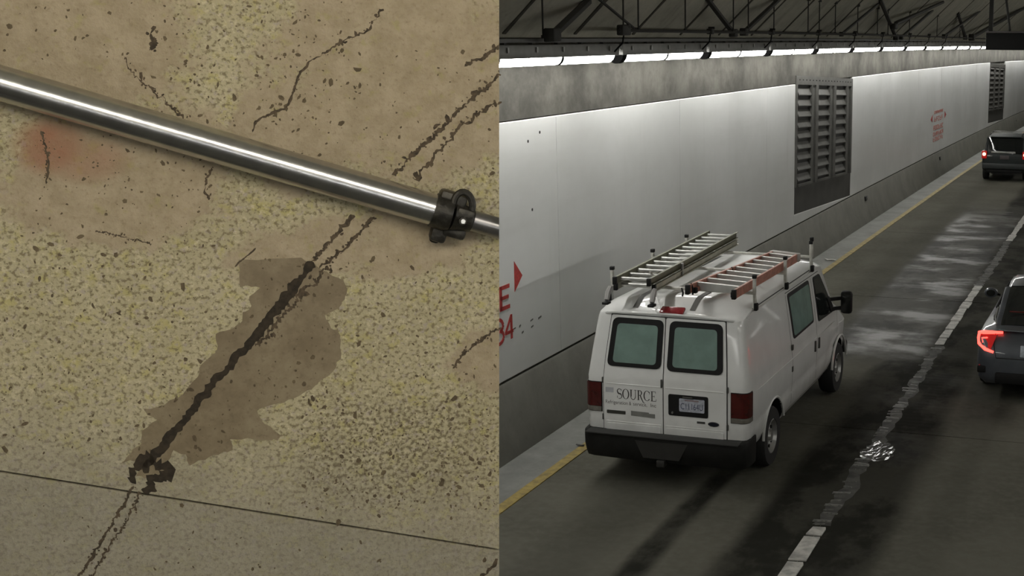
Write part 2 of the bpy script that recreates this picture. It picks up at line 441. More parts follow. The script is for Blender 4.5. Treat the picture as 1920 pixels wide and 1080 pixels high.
for i in range(-12, 31):
    lab, gr = 'long white wall light between the rail start and the hanging sign box', 'lights along the panelled wall'
    if i < -1: lab, gr = 'long white wall light on the stretch of panelled wall hidden by the downstand', 'lights behind the downstand'
    if i > 11: lab, gr = 'distant white wall light beyond the hanging black sign box', 'distant lights along the panelled wall'
    lab = {-1: 'long white wall light under the single hanger rod and thick brace', 0: 'long white wall light below the very start of the pipe rail', 1: 'long white wall light just after the one at the pipe rail start', 3: 'long white wall light over the first bays of the near louvre', 4: 'long white wall light over the last bay of the near louvre', 8: 'long white wall light straight above the small red wall sign'}.get(i, lab)
    put_light(17.2+3.8*i, XL, lab, gr)
for i in range(-12, 16):
    put_light(17.2+3.8*i, 4.1, 'long white fluorescent light along the wall across the lanes', 'lights along the opposite wall', math.pi)

# ------------------------------------------------------------------ rails, hangers and braces above the lights
def rail(name, x, z, s0, s1, w, h, label, mat):
    o = strip(name, mat, [(x-w/2, z-h/2), (x+w/2, z-h/2), (x+w/2, z+h/2), (x-w/2, z+h/2)], True, None, None, s0, s1)
    return tag(o, label, 'rail')
MAT_RAIL = pm('rail_grey', (.10, .10, .095), .5, .5)
for i in range(-12, 15):
    a = 17.1+3.8*i
    tag(rail('light_rail', -6.86, 5.09, a, a+3.8, .10, .045, 'thick grey rail length bolted over a wall light', MAT_RAIL), None, None, 'rail lengths over the lights')
    tag(rail('cable_tray', -7.14, 5.02, a, a+3.8, .16, .02, 'thin cable tray length behind the light rail', HOUS), None, None, 'cable tray lengths behind the lights')
RS, RZ = on_wall(1160, 57, -6.62)
def haunch_z(x): return min(ZC, 5.12+(x+7.42)*(ZC-5.12)/2.42)
PRO = PT(RS, -6.62, RZ)
pr_root = thing('pipe_rail', 'thin dark pipe rail hung from rods above the light rail', 'rail', PRO)
o = strip('rail_pipe', DARK, [(-6.62+.024*math.cos(a), RZ+.024*math.sin(a)) for a in [i*math.pi/4 for i in range(8)]], True, None, None, RS, 75, None)
for v in o.data.vertices: v.co -= PRO
o.parent = pr_root
for i, u in enumerate((1170, 1332, 1447, 1535, 1603, 1655, 1706, 1742, 1774)):
    s = on_wall(u, 66, -6.62)[0]; p = PT(s, -6.62, RZ)-PRO
    t = MB().rbox(p+Vector((0, 0, .005)), (.10, .14 if i else .3, .09 if i else .14), .02).build('bracket', DARK, pr_root)
    MB().tube([p+Vector(q) for q in ((0, 0, -.04), (-.02, 0, -.16), (-.14, 0, -.28))], .012, 6).build('bracket_arm', NEARBLACK, t)
    MB().lathe([(-.05, .022), (.05, .022)], 6, 'x', p+Vector((0, .06, .06))).build('bolt', DARK, t)
for u in (1169, 1197, 1285, 1375, 1403, 1451, 1515, 1536, 1566, 1608, 1645, 1665, 1705, 1757, 1800):
    s = on_wall(u, 55, -6.62)[0]; p = PT(s, -6.62, RZ)-PRO; h = haunch_z(-6.62)-RZ
    t = MB().tube([p+Vector((0, 0, -.02)), p+Vector((0, 0, h+.02))], .012, 6).build('hanger_rod', DARK, pr_root)
    MB().lathe([(0, .026), (.04, .026)], 6, 'z', p).build('nut', DARK, t)
    MB().lathe([(h-.03, .05), (h+.03, .05)], 8, 'z', p).build('ceiling_plate', DARK, t)
xq = -6.84; sq = on_wall(1018, 60, xq)[0]
t = thing('hanger_rod', 'single thin dark hanger rod above the first wall light', 'rod', PT(sq, xq, 5.115)); h = haunch_z(xq)-5.115
MB().tube([(0, 0, 0), (0, 0, h+.02)], .012, 6).build('rod', DARK, t); MB().lathe([(0, .026), (.04, .026)], 6, 'z').build('nut', DARK, t)
def haunch_at(u, v, lift=0.0):
    """where the view line meets the sloped ceiling, held off by lift"""
    r = ray(u, v); s = 15.0; sl = (ZC-5.12)/2.42
    for _ in range(200):
        c0 = 5.12-lift+sl*(7.42-K*s*s/2)-CAMZ+KV*s*s/2; t = c0/(r.z-sl*r.x); s = .5*s+.5*t*r.y
    return s, t*r.x-K*s*s/2, CAMZ+t*r.z-KV*s*s/2
# diagonal braces: foot near the rails, head buried in the sloped ceiling
BR = [((1036, 66), (1102, 3), .055, 'thick dark brace with a stepped foot above the first light'),
      ((1192, 56), (1120, -4), .022, 'thin dark brace leaning back from the start of the pipe rail'),
      ((1375, 62), (1326, -2), .045, 'stout dark brace leaning back to the pipe rail'),
      ((1395, 60), (1470, -10), .045, 'dark brace leaning forward from the stout brace foot'),
      ((1578, 64), (1648, 6), .035, 'dark brace between the hanger rods over the louvre'),
      ((1680, 70), (1650, -2), .055, 'heavy dark brace meeting a broken bracket past the louvre'),
      ((1690, 70), (1748, 20), .045, 'dark brace rising ahead of the broken bracket'),
      ((1770, 68), (1836, 22), .05, 'dark distant brace before the sign box'),
      ((1810, 70), (1796, 24), .06, 'short dark brace foot close to the sign box'),
      ((1822, 70), (1925, 12), .09, 'long dark brace running behind the sign box')]
for i, (a, b, r, lab) in enumerate(BR):
    sa, za = on_wall(a[0], a[1], -6.66); hb = haunch_at(b[0], b[1], .0)
    A = PT(sa, -6.66, za); B = PT(*hb); d = (B-A).normalized()
    if i == 0: t = thing('diagonal_brace', lab, 'brace', A); Q = Vector()
    else: t = None; Q = A-PRO
    bar = MB().tube([Q, Q+(B-A)+d*.02], r, 6).build('brace', DARK, t or pr_root)
    if not t: bar['label'] = lab
    MB().rbox(Q, (r*2.6, r*4, r*3), r*.4).build('brace_foot', DARK, t or bar)
sa, za = on_wall(1676, 46, -6.5); A = PT(sa, -6.5, za)-PRO; sb, zb = on_wall(1768, 4, -6.1); D = PT(sb, -6.1, zb)-PRO-A
stub = MB().tube([A+Vector((0, 0, -.1)), A+D*.04, A+D*.5, A+D], [.05, .07, .05, .05], 7).build('pipe_stub', DARK, pr_root); stub['label'] = 'bent dark pipe stub beside the heavy brace'
MB().rbox(A+Vector((0, 0, -.05)), (.16, .4, .16), .04).build('stub_clamp', DARK, stub)
# ribs across the sloped ceiling
STAIN = pm('dark_ceiling_stain', (.05, .047, .036), .9, 0, .3, 20)
for i, s in enumerate([14.7, 16.8, 18.95, 21.1, 23.2, 25.3, 27.4, 29.6, 31.8, 36, 40.4, 44.7, 49, 53.5, 58, 66]):
    mb = MB(); n = 9; R = random.Random(i); V = []
    for j in range(n):
        x = -7.36+j*(2.3/(n-1)); w = .035*(1+.8*R.random())*(1.5 if i in (1,) and j < 4 else 1)
        for e in (-1, 1): V += [PT(s+e*w+R.uniform(-.01, .01), x, haunch_z(x)-.001), PT(s+e*w*.8, x, haunch_z(x)-.018)]
    for j in range(n-1):
        b = j*4; mb.f += []
    F = []
    for j in range(n-1):
        b = j*4; c = b+4; F += [(b, b+1, c+1, c), (b+1, b+3, c+3, c+1), (b+3, b+2, c+2, c+3)]
    F += [(0, 2, 3, 1), ((n-1)*4, (n-1)*4+1, (n-1)*4+3, (n-1)*4+2)]
    mb.add(V, F).build('joint_seal', STAIN, bpy.data.objects['ceiling'], 0)
# overhead sign box seen from behind
sx = PT(34, -3.77, 0).x
t = thing('sign_box', 'long black overhead sign box hung from the ceiling beyond the lights', 'sign', PT(34, -1.9, 4.86))
MB().rbox((0, .2, .22), (3.75, .4, .42), .02).build('case', BLACK, t)
MB().rbox((0, .2, .455), (3.75, .46, .04), .008).build('top_rail', pm('sign_rail', (.12, .11, .11), .5, .4), t)
for e in (-1.78, -.6, .6, 1.78):
    MB().box((e, .2, .475+(ZC-4.86-.475)/2), (.10, .10, ZC-4.86-.45)).build('hanger', DARK, t)
for e in (-1.3, -.1, 1.1):
    MB().tube([(e, .2, .48), (e-.35, .2, 2.66)], .03, 6).build('stay', DARK, t)

# ------------------------------------------------------------------ wall markings and fittings
def wallfn(s0, z0, x=-7.393): return lambda u, v: PT(s0+u, x, z0+v)
WM = thing('wall_sign', 'large red painted letter E, numbers and arrow on the white wall behind the van', 'sign', PT(14.7, -7.393, 1.41))
def wm(fn): 
    L = Vector(WM.location); return lambda u, v: fn(u, v)-L
mb = MB(); L0 = Vector(WM.location)
mb.prism([(14.845, 1.975), (15.07, 2.15), (14.85, 2.365)], lambda u, v, d: PT(u, -7.395+d, v)-L0, 0, .004); mb.build('arrow', RED, WM, 0)
def strokes(mb, polys, fn, d=.004):
    for p in polys: mb.prism(p, lambda u, v, e: fn(u, v)+Vector((e, 0, 0)), -.002, d)
def bar2(a, b, w):
    a = Vector(a); b = Vector(b); t = (b-a).normalized(); n = Vector((-t.y, t.x))*w/2
    return [tuple(a+n), tuple(a-n), tuple(b-n), tuple(b+n)]
fn = wm(wallfn(14.43, 1.80))
mb = MB(); strokes(mb, [bar2((.03, 0), (.03, .31), .065), bar2((.0, .285), (.27, .285), .05), bar2((0, .155), (.24, .155), .045), bar2((0, .025), (.27, .025), .05)], fn); mb.build('letter', RED, WM, 0)
fn = wm(wallfn(14.44, 1.40))
mb = MB(); strokes(mb, [bar2((.285, 0), (.285, .31), .05), bar2((.285, .30), (.12, .10), .04), bar2((.11, .095), (.33, .095), .04)], fn); mb.build('digit', RED, WM, 0)
fn = wm(wallfn(14.35, 1.40)); pts = [(.02+.12*math.cos(a)*(1 if a > 0 else 1.1), .225+.08*math.sin(a)) for a in [2.4-.35*i for i in range(11)]]
pts2 = [(.03+.13*math.cos(a), .08+.08*math.sin(a)) for a in [1.4-.35*i for i in range(12)]]
mb = MB(); strokes(mb, [bar2(p, q, .045) for ps in (pts, pts2) for p, q in zip(ps[:-1], ps[1:])], fn); mb.build('digit', RED, WM, 0)
SM = thing('wall_sign', 'small faded red stencil lettering with side arrows on the distant white wall', 'sign', PT(50.9, -7.393, 1.4)); L1 = Vector(SM.location)
for row, (z, h, w, nn) in enumerate(((2.44, .09, 2.3, 9), (2.18, .17, 2.2, 5), (1.86, .17, 2.6, 6), (1.62, .14, 2.6, 8), (1.42, .15, 2.6, 6))):
    R = random.Random(row+3)
    for j in range(nn):
        u = -w/2+w*(j+.5)/nn; cw = w/nn*.6
        fn = lambda a, b: PT(50.95+a, -7.393, b)-L1
        ps = [bar2((u-cw/2, z-h/2), (u-cw/2, z+h/2), .1)]
        ps += [bar2((u-cw/2, z+h/2*e), (u+cw/2, z+h/2*e), .035) for e in R.sample((-.85, 0, .85), 2)]
        if R.random() > .5: ps.append(bar2((u+cw/2, z-h/2), (u+cw/2, z+h/2), .09))
        mb = MB(); strokes(mb, ps, fn); mb.build('letter', pm('faded_red_paint', (.50, .20, .17), .6), SM, 0)
for e in (-1, 1):
    mb = MB(); mb.prism([(50.95+e*1.55, 2.1), (50.95+e*1.55, 2.38), (50.95+e*2.0, 2.22)], lambda u, v, d: PT(u, -7.395+d, v)-L1, 0, .004); mb.build('arrow', RED, SM, 0)
# scuffs by the big sign
mb = MB(); R = random.Random(2); SL = PT(15.1, -7.393, 1.55)
for (u, v, w, h) in ((963, 617, 14, 2), (975, 611, 5, 3), (980, 623, 6, 3), (997, 600, 9, 2.4), (998, 612, 8, 2.4), (1012, 595, 11, 3)):
    s, z = on_wall(u, v, -7.394); ww = w*.0058*1.6; hh = h*.0062
    mb.prism([(s-ww/2, z-hh), (s+ww/2, z-hh*.2), (s+ww/2.2, z+hh), (s-ww/2.4, z+hh*.4)], lambda a, b, d: PT(a, -7.3955+d, b)-L1+L1-SL, 0, .003)
o = mb.build('paint_scuff', pm('scuff_black', (.12, .12, .11), .7), None, 0); o.location = SL; tag(o, 'row of dark paint scuffs on the white wall right of the red numbers', 'scuff')
for i, (u, v) in enumerate(((1012, 248), (990, 265), (998, 393))):
    s, z = on_wall(u, v, -7.394); o = MB().lathe([(-.01, .02), (.003, .02)], 8, 'x', (0, 0, 0)).build('wall_anchor', DARK); o.location = PT(s, -7.394, z)
    tag(o, 'tiny dark anchor hole in the white wall panel', 'anchor', 'anchor holes in the white panel')
for (u, v, lab) in ((1623, 372, 'black square outlet on the barrier just past the near louvre'), (1762, 297, 'black outlet on the barrier below the small red wall sign'), (1905, 227, 'tiny black outlet on the barrier under the distant louvre')):
    s, z = on_wall(u, v, -7.33); t = thing('barrier_outlet', lab, 'outlet', PT(s, -7.345, z))
    MB().rbox((.0, 0, 0), (.09, .26, .13), .012).build('box', BLACK, t); MB().rbox((.047, 0, 0), (.01, .2, .08), .004).build('cover', DGREY, t)

# ------------------------------------------------------------------ road markings
YEL = pm('yellow_line_paint', (.27, .20, .05), .55, 0, .35, 9, .004)
o = strip('edge_line', YEL, [(-6.575, -.01), (-6.575, .012), (-6.44, .012), (-6.44, -.01)], True, None, None, -25, 200)
tag(o, 'worn yellow edge line along the gutter', 'road marking')
WHT = pm('worn_white_line_paint', (.42, .41, .38), .5, 0, .35, 7, .004)
R = random.Random(5)
for (a, b, lab) in ((9.4, 13.05, 'white lane dash of worn plates beside the van rear'), (21.9, 27.6, 'white lane dash of worn plates beside the dark sedan'), (34.2, 40.2, 'white lane dash of worn plates towards the distant dark car'), (46.4, 50, 'far white lane dash level with the distant dark car'), (58.5, 62, 'farthest white lane dash past the distant dark car'), (-2.8, .2, 'white lane dash under the viewing point')):
    t = thing('lane_dash', lab, 'road marking', PT(a, -3.0, 0)); s = a; O = Vector(t.location)
    while s < b:
        ln = R.uniform(.42, .75); e = min(b, s+ln); w = .075+R.uniform(-.012, .012); k = R.uniform(-.012, .012)
        mb = MB(); pts = [(s, -w+k), (s+.03, -w-.01), (e-.02, -w+R.uniform(-.01, .015)), (e, w-.01), (e-.05, w+R.uniform(-.012, .01)), (s+.02, w)]
        mb.prism(pts, lambda u, v, d: PT(u, -3.0+v, d)-O, -.005, .012); mb.build('plate', WHT, t, 0); s = e+R.choice((.03, .045, .02))
RIDGE = M('wet_lane_joint'); nn = RIDGE.noise(25, 4); RIDGE.set('Base Color', RIDGE.mix(nn.ss(.4, .65), (.06, .06, .053), (.17, .167, .15))); RIDGE.set('Roughness', nn*.3+.3); RIDGE.bump(RIDGE.noise(12, 2), .004)
for (a, b, lab) in ((13.12, 21.85, 'ragged grey ridged band on the lane joint beside the van'), (27.65, 34.15, 'ragged grey ridged band on the lane joint ahead of the sedan'), (40.25, 46.3, 'ragged grey ridged band on the lane joint near the distant SUV')):
    mb = MB(); R = random.Random(int(a)); V = []; st = frange(a, b, .16); O = PT(a, -3, 0); y0 = .0
    for q in st: y0 = y0*.8+R.gauss(0, .012); V += [PT(q, -3.0+y0-R.uniform(.05, .12), .0015), PT(q, -3.0+y0+R.uniform(.05, .12), .0015)]
    mb.add([p-O for p in V], [(2*i, 2*i+1, 2*i+3, 2*i+2) for i in range(len(st)-1)])
    o = mb.build('worn_joint_band', pm('worn_joint_grey', (.06, .059, .053), .7, 0, .6, 5), None, 0); o.location = O; tag(o, lab, 'road marking')
    mb = MB(); q = a
    while q < b-.1:
        w = R.uniform(.05, .11); x = -3.0+R.uniform(-.03, .03); tl = R.uniform(-.03, .05); d = R.uniform(.02, .045); h = R.uniform(.003, .009)
        if R.random() > .25: mb.add([p-O for p in (PT(q-d, x-w, .001), PT(q-d+tl, x+w, .001), PT(q+tl, x+w*.9, h), PT(q, x-w*.9, h), PT(q+d, x-w, .001), PT(q+d+tl, x+w, .001))], [(0, 1, 2, 3), (3, 2, 5, 4), (0, 3, 4), (1, 5, 2)])
        q += R.uniform(.09, .16)
    tag(mb.build('ridges', RIDGE.m, o, 0), kind='stuff')
# rippled puddle beside the van
PUD = M('puddle_water'); PUD.set('Base Color', (.02, .02, .02)); PUD.set('Roughness', .12); PUD.set('Specular IOR Level', .8)
PUD.bump(PUD.noise(9, 2, .5, (1, .5, 1), 0, .6), .025, .5)
def blob(n, rx, ry, seed, jag=.25):
    R = random.Random(seed); return [(rx*math.cos(2*math.pi*i/n)*(1+R.uniform(-jag, jag)), ry*math.sin(2*math.pi*i/n)*(1+R.uniform(-jag, jag))) for i in range(n)]
for (x, s, rx, ry, seed, lab) in ((-2.88, 15.8, .20, .42, 3, 'small rippled puddle glinting on the lane joint beside the van'),):
    o = MB().prism(blob(26, rx, ry, seed), lambda u, v, d: Vector((u, v, d)), .0005, .004).build('puddle', PUD.m, None, 0); o.location = PT(s, x, 0); tag(o, lab, 'puddle')
LIT = pm('litter_paper', (.55, .54, .50), .8)
for (u, v, sz, mt, lab, seed) in ((1555, 489, .13, LIT, 'scrap of pale litter on the gutter past the van', 1), (1087, 838, .05, DARK, 'small dark scrap of debris beside the yellow line', 2)):
    x, s = on_road(u, v); t = thing('litter', lab, 'litter', PT(s, x, .016))
    MB().prism(blob(7, sz, sz*.5, seed, .4), lambda a, b, d: Vector((a, b, d+.25*abs(a))), 0, .006).build('scrap', mt, t, 0)
    MB().prism(blob(6, sz*.6, sz*.4, seed+9, .4), lambda a, b, d: Vector((a+sz*.7, b, d+.3*abs(b))), .001, .006).build('fold', mt, t, 0)

# ------------------------------------------------------------------ vehicle helpers
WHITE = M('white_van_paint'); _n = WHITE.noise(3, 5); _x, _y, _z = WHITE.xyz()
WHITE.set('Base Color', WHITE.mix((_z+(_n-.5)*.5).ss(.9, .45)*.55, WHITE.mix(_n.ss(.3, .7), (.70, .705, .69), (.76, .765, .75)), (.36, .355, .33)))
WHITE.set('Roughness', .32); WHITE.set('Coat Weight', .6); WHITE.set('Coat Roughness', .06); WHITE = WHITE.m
TEAL = pm('tinted_van_glass', (.17, .255, .225), .10, 0, .12, 4, spec=.6)
GLASSD = pm('dark_window_glass', (.012, .014, .014), .05, 0, .1, 3, spec=.6)
TYRE = pm('tyre_rubber', (.012, .012, .012), .75, 0, .2, 20)
RIM = pm('wheel_rim', (.42, .42, .41), .35, .7)
TAILR = pm('red_tail_lens', (.065, .006, .005), .18, 0, .2, 12, coat=.5)
TAILO = pm('reverse_lens', (.16, .15, .13), .2, 0, .2, 12, coat=.5)
BUMP = pm('black_bumper_plastic', (.010, .010, .009), .6, 0, .25, 6, .003, spec=.25)
def interp(tab, v):
    if v <= tab[0][0]: return tab[0][1]
    for (a, p), (b, q) in zip(tab[:-1], tab[1:]):
        if v <= b: return p+(q-p)*(v-a)/(b-a)
    return tab[-1][1]
def wheel(parent, x, y, r, rim, w, side, spokes=8):
    """side=+1: outer face looks to +x"""
    e = bpy.data.objects.new('wheel', None); C.objects.link(e); e.parent = parent; e.location = (x, y, r)
    S = side
    pr = [(-w/2, rim*.98), (-w/2, r*.93), (-w/2+.03, r*.99), (0, r), (w/2-.03, r*.99), (w/2, r*.93), (w/2, rim*.98), (w/2-.03, rim*.94), (-w/2+.03, rim*.94)]
    mb = MB().lathe([(a*S, b) for a, b in pr], 32, 'x'); mb.f = mb.f[:-2]; mb.mi = mb.mi[:-2]; mb.build('tyre', TYRE, e)
    mb = MB().lathe([(S*a, b) for a, b in ((-.05, rim*.96), (w/2-.01, rim*.97), (w/2, rim*.93), (w/2-.03, rim*.86), (w/2-.06, rim*.8), (w/2-.045, rim*.35), (w/2-.01, rim*.28), (w/2-.005, rim*.1))], 32, 'x'); mb.build('rim', RIM, e)
    mb = MB()
    for i in range(spokes):
        g = 2*math.pi*i/spokes; c = (S*(w/2-.045), rim*.58*math.cos(g), rim*.58*math.sin(g)); mb.lathe([(S*-.01, .022), (S*.008, .022)], 8, 'x', c)
    mb.build('rim_holes', BLACK, e)
    return e

# ------------------------------------------------------------------ the white work van
VX, VY, VH = -4.9995, 13.8127, -0.0123
van = thing('work_van', 'white work van with two ladders on its roof rack, driving away in the left lane', 'van', Vector((VX, VY, KV*VY*VY/2)), VH)
PROF = [(.80, .44), (.93, .46), (.975, .56), (.99, .72), (.978, .765), (.992, .82), (1.0, 1.0), (1.0, 1.17), (.988, 1.215), (.99, 1.26), (.972, 1.4), (.945, 1.6), (.915, 1.8), (.890, 1.95), (.879, 2.02), (.874, 2.05), (.84, 2.075), (.77, 2.105), (.6, 2.135), (.3, 2.16), (0, 2.17)]
def roofdrop(y, z):
    if z <= 1.97: return z
    t = min(1, max(0, (y-.03)/.42)); t = t*t*(3-2*t); return 1.97+(z-1.97)*(.36+.64*t)
RZX = [(0, 2.17), (.3, 2.16), (.6, 2.135), (.77, 2.105)]
XS = [(z, x) for x, z in PROF[1:16]]
def lean(y, z): return .15*max(0, z-1.25)*max(0, 1-y/1.2)
def zmap(y):
    return interp([(3.55, 2.17), (3.85, 2.12), (4.75, 1.34), (5.22, 1.16), (5.36, .95)], y)
ST = [(0, -.075), (.008, -.045), (.03, -.018), (.07, -.004), (.12, 0), (.18, 0), (.24, 0), (.3, 0), (.36, 0), (.45, 0), (.6, 0), (.9, 0), (1.2, 0)]+[(1.2+.2*i, 0) for i in range(1, 12)]+[(3.55, 0), (3.7, -.005), (3.85, -.01), (4.1, -.02), (4.4, -.03), (4.6, -.035), (4.75, -.04), (5.0, -.05), (5.22, -.09), (5.32, -.15), (5.36, -.25)]
mb = MB(); n = len(PROF); ring = []
for (y, dx) in ST:
    zm = zmap(y); V = []
    for (x, z) in PROF:
        z2 = roofdrop(y, z); zz = z2 if z <= .95 else .95+(z2-.95)*(zm-.95)/(2.17-.95)
        xx = max(0, x+dx*(1 if x > .7 else x/.7)); V.append((xx, y+lean(y, z), zz))
    full = V+[(-a, b, c) for a, b, c in V[-2::-1]]; ring.append(full)
k = 2*n-1; V = [p for r in ring for p in r]; F = []
for i in range(len(ring)-1):
    for j in range(k): F.append((i*k+j, i*k+(j+1) % k, (i+1)*k+(j+1) % k, (i+1)*k+j))
for base, rev in ((0, 0), ((len(ring)-1)*k, 1)):
    for j in range(n-2): F.append((base+j, base+j+1, base+k-2-j, base+k-1-j))
    F.append((base+n-2, base+n-1, base+n))
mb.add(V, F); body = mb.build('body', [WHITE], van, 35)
cut = []
for y in (1.10, 4.605):
    for sd in (-1, 1):
        c = MB().lathe([(sd*.55, .44), (sd*1.2, .44)], 40, 'x', (0, y, .40)); 
        c.add(*(lambda b: (b.v, b.f))(MB().box((sd*.875, y, .3), (.65, .86, .5)))) if False else None
        co = c.build('cutter', [BLACK]); co.parent = van; cut.append(co)
bpy.context.view_layer.update(); boolean(body, cut)
def rearf(u, v, d): return Vector((u, lean(0, v)-d-.0, v))
def sidef(sd): return lambda u, v, d: Vector((sd*(interp(XS, v)+d), u+0*lean(u, v), v))
def seam(mb, pts, fn, w=.009, off=.0035):
    for a, b in zip(pts[:-1], pts[1:]):
        a = Vector(a); b = Vector(b); L = (b-a).length; kk = max(1, int(L/.08)); t = (b-a)/L; nn = Vector((-t.y, t.x))*w/2
        for i in range(kk):
            p = a+(b-a)*(i/kk); q = a+(b-a)*((i+1)/kk)
            mb.add([fn(*(p+nn), off), fn(*(p-nn), off), fn(*(q-nn), off), fn(*(q+nn), off)], [(0, 1, 2, 3)])
SEAM = pm('door_seam_shadow_gap', (.03, .03, .03), .8)
# rear doors
for sd in (-1, 1):
    def ux(a): return sd*a
    xin, xo0, xo1 = .006, .752, .690
    cc = .027
    out = [(ux(xin)-cc, .60), (ux(xo0)-cc*.5, .60), (ux(.752)-cc*.5, 1.2), (ux(.735)-cc*.4, 1.5), (ux(xo1), 1.985), (ux(xin)-cc, 1.985)]
    gap = [(ux(-.001)-cc, .59), (ux(.762)-cc*.5, .59), (ux(.762)-cc*.5, 1.2), (ux(.745)-cc*.4, 1.5), (ux(.700), 1.994), (ux(-.001)-cc, 1.994)]
    MB().panel(gap, rearf, .0045, .004).build('door_gap_shade', SEAM, van)  # dark sheet standing in for the shade inside the door gap
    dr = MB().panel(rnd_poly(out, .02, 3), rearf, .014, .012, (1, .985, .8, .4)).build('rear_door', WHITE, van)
    if sd < 0: g = [(-.727, 1.395), (-.060, 1.395), (-.047, 1.958), (-.668, 1.958)]
    else: g = [(.012, 1.385), (.690, 1.385), (.662, 1.958), (.030, 1.958)]
    MB().panel(rnd_poly(g, .075, 6), rearf, .024, .012, (1, .97, .7, .3)).build('window_gasket', BLACK, dr)
    cx = sum(p[0] for p in g)/4; cz = 1.672
    gi = [(cx+(p[0]-cx)*.80, cz-.008+(p[1]-cz)*.80) for p in g]
    MB().panel(rnd_poly(gi, .05, 5), rearf, .0262, .003, (1, .96, .6, .3)).build('window_glass', TEAL, dr)
    # pressed creases
    x0, x1 = sorted((ux(.03)-cc, ux(.72)-cc*.5))
    for z in (1.19, .735): MB().tube([(x0, -.013, z), (x1, -.013, z)], .006, 6).build('pressed_crease', WHITE, dr)
    mb = MB().panel(rnd_poly([(x0-.02*(sd > 0)+0, .612), (x1, .612), (x1, .715), (x0, .715)], .02, 3), rearf, .024, .012); mb.build('lower_swage', WHITE, dr)
    for z in (.78, 1.22):
        MB().rbox((ux(.762)-cc*.5, -.008, z), (.022, .022, .07), .005).build('hinge', DGREY, dr)
    if sd < 0:
        MB().rbox((-.045, -.018, 1.235), (.02, .02, .10), .006).build('latch', DGREY, dr)
        MB().panel(rnd_poly([(-.726, .828), (-.493, .828), (-.493, .868), (-.726, .868)], .006, 2), rearf, .019, .006).build('dark_badge', pm('badge_dark', (.04, .04, .035), .4), dr)
        st = MB().panel([(-.425, .822), (-.128, .812), (-.128, .862), (-.20, .862), (-.205, .875), (-.425, .88)], rearf, .0165, .003).build('grey_sticker', pm('grey_sticker', (.20, .20, .185), .6), dr)
        # serif lettering
        def ell(cx, cy, ro, ri, a0, a1, nn=18):
            P = []; 
            for i in range(nn):
                t0 = a0+(a1-a0)*i/nn; t1 = a0+(a1-a0)*(i+1)/nn
                o = lambda t: (cx+ro[0]*math.cos(t), cy+ro[1]*math.sin(t)); q = lambda t: (cx+ri[0]*math.cos(t), cy+ri[1]*math.sin(t))
                P.append([o(t0), o(t1), q(t1), q(t0)])
            return P
        def glyph(ch):
            B = bar2; pi = math.pi
            if ch == 'O': return ell(.40, .5, (.40, .52), (.27, .48), 0, 2*pi, 28), .86
            if ch == 'C': return ell(.40, .5, (.40, .52), (.27, .48), .75, 2*pi-.65, 24)+[B((.69, .68), (.69, .92), .05)], .80
            if ch == 'U': return [B((.16, .3), (.16, .97), .13), B((.66, .3), (.66, .97), .055), B((.04, .98), (.3, .98), .04), B((.54, .98), (.78, .98), .04)]+ell(.39, .32, (.295, .34), (.225, .28), pi, 2*pi, 14), .84
            if ch == 'E': return [B((.17, .0), (.17, 1), .13), B((.04, .98), (.58, .98), .045), B((.1, .5), (.44, .5), .045), B((.04, .02), (.62, .02), .05), B((.58, .99), (.58, .8), .045), B((.62, .0), (.66, .24), .045), B((.44, .4), (.44, .6), .04)], .72
            if ch == 'R': return [B((.17, .0), (.17, 1), .13), B((.04, .98), (.36, .98), .045), B((.04, .02), (.3, .02), .04), B((.2, .5), (.36, .5), .045)]+ell(.34, .745, (.25, .26), (.13, .21), -pi/2, pi/2, 12)+[B((.36, .52), (.58, .05), .11), B((.58, .07), (.74, -.22), .09), B((.72, -.20), (.92, -.27), .05)], .76
            P = []; pts = []
            for i in range(25):
                t = i/24; a = .5+t*(pi*1.35) if t < .5 else 0
                if t < .5: a = .45+(t/.5)*(pi*1.22); p = (.31+.24*math.cos(a), .755+.235*math.sin(a))
                else: a = pi*.62-((t-.5)/.5)*(pi*1.25); p = (.31+.26*math.cos(a), .245+.255*math.sin(a))
                pts.append(p)
            for i, (p, q) in enumerate(zip(pts[:-1], pts[1:])):
                w = .05+.10*math.exp(-((i-12)/5.5)**2); P.append(B(p, q, w))
            return P+[B((.53, .76), (.53, .97), .045), B((.06, .04), (.06, .27), .045)], .64
        x = 0; GL = []
        for ch in 'SOURCE':
            P, adv = glyph(ch); GL.append([[(a+x, b) for a, b in p] for p in P]); x += adv
        sc = .495/x; hh = .118
        LET = pm('charcoal_lettering', (.055, .052, .05), .6, 0, .2, 40)
        for P in GL:
            mb = MB()
            for p in P: mb.prism([(-.600+a*sc, 1.015+b*hh) for a, b in p], lambda u, v, d: rearf(u, v, d), .0142, .0152)
            mb.build('letter', LET, dr, 0)
        for word, x0, x1 in (('Refrigeration', -.745, -.465), ('&', -.448, -.422), ('service,', -.400, -.225), ('Inc', -.185, -.115)):
            me = text_mesh(word, .066); w = max(v.co.x for v in me.vertices)
            place_text('lettering', me, pm('grey_lettering', (.13, .125, .12), .6, 0, .3, 40), dr, lambda a, b: Vector((x0+a*(x1-x0)/w, -.0152, .945+b*.95)))
        MB().panel([(-.74, 1.08), (-.64, 1.08), (-.64, 1.14), (-.74, 1.14)], rearf, .0146, .001).build('faded_patch', pm('faded_patch', (.46, .47, .50), .5), dr)
    else:
        pb = MB().panel(rnd_poly([(.038, .870), (.520, .870), (.520, 1.122), (.038, 1.122)], .025, 4), rearf, .019, .006).build('plate_recess', BLACK, dr)
        PW = pm('plate_white', (.42, .44, .50), .4, 0, .2, 30); PB = pm('plate_text_blue', (.05, .06, .11), .5)
        MB().panel(rnd_poly([(.172, .928), (.478, .928), (.478, 1.082), (.172, 1.082)], .012, 2), rearf, .026, .008).build('licence_plate', PW, dr)
        me = text_mesh('C11164U', .11); w = max(v.co.x for v in me.vertices)
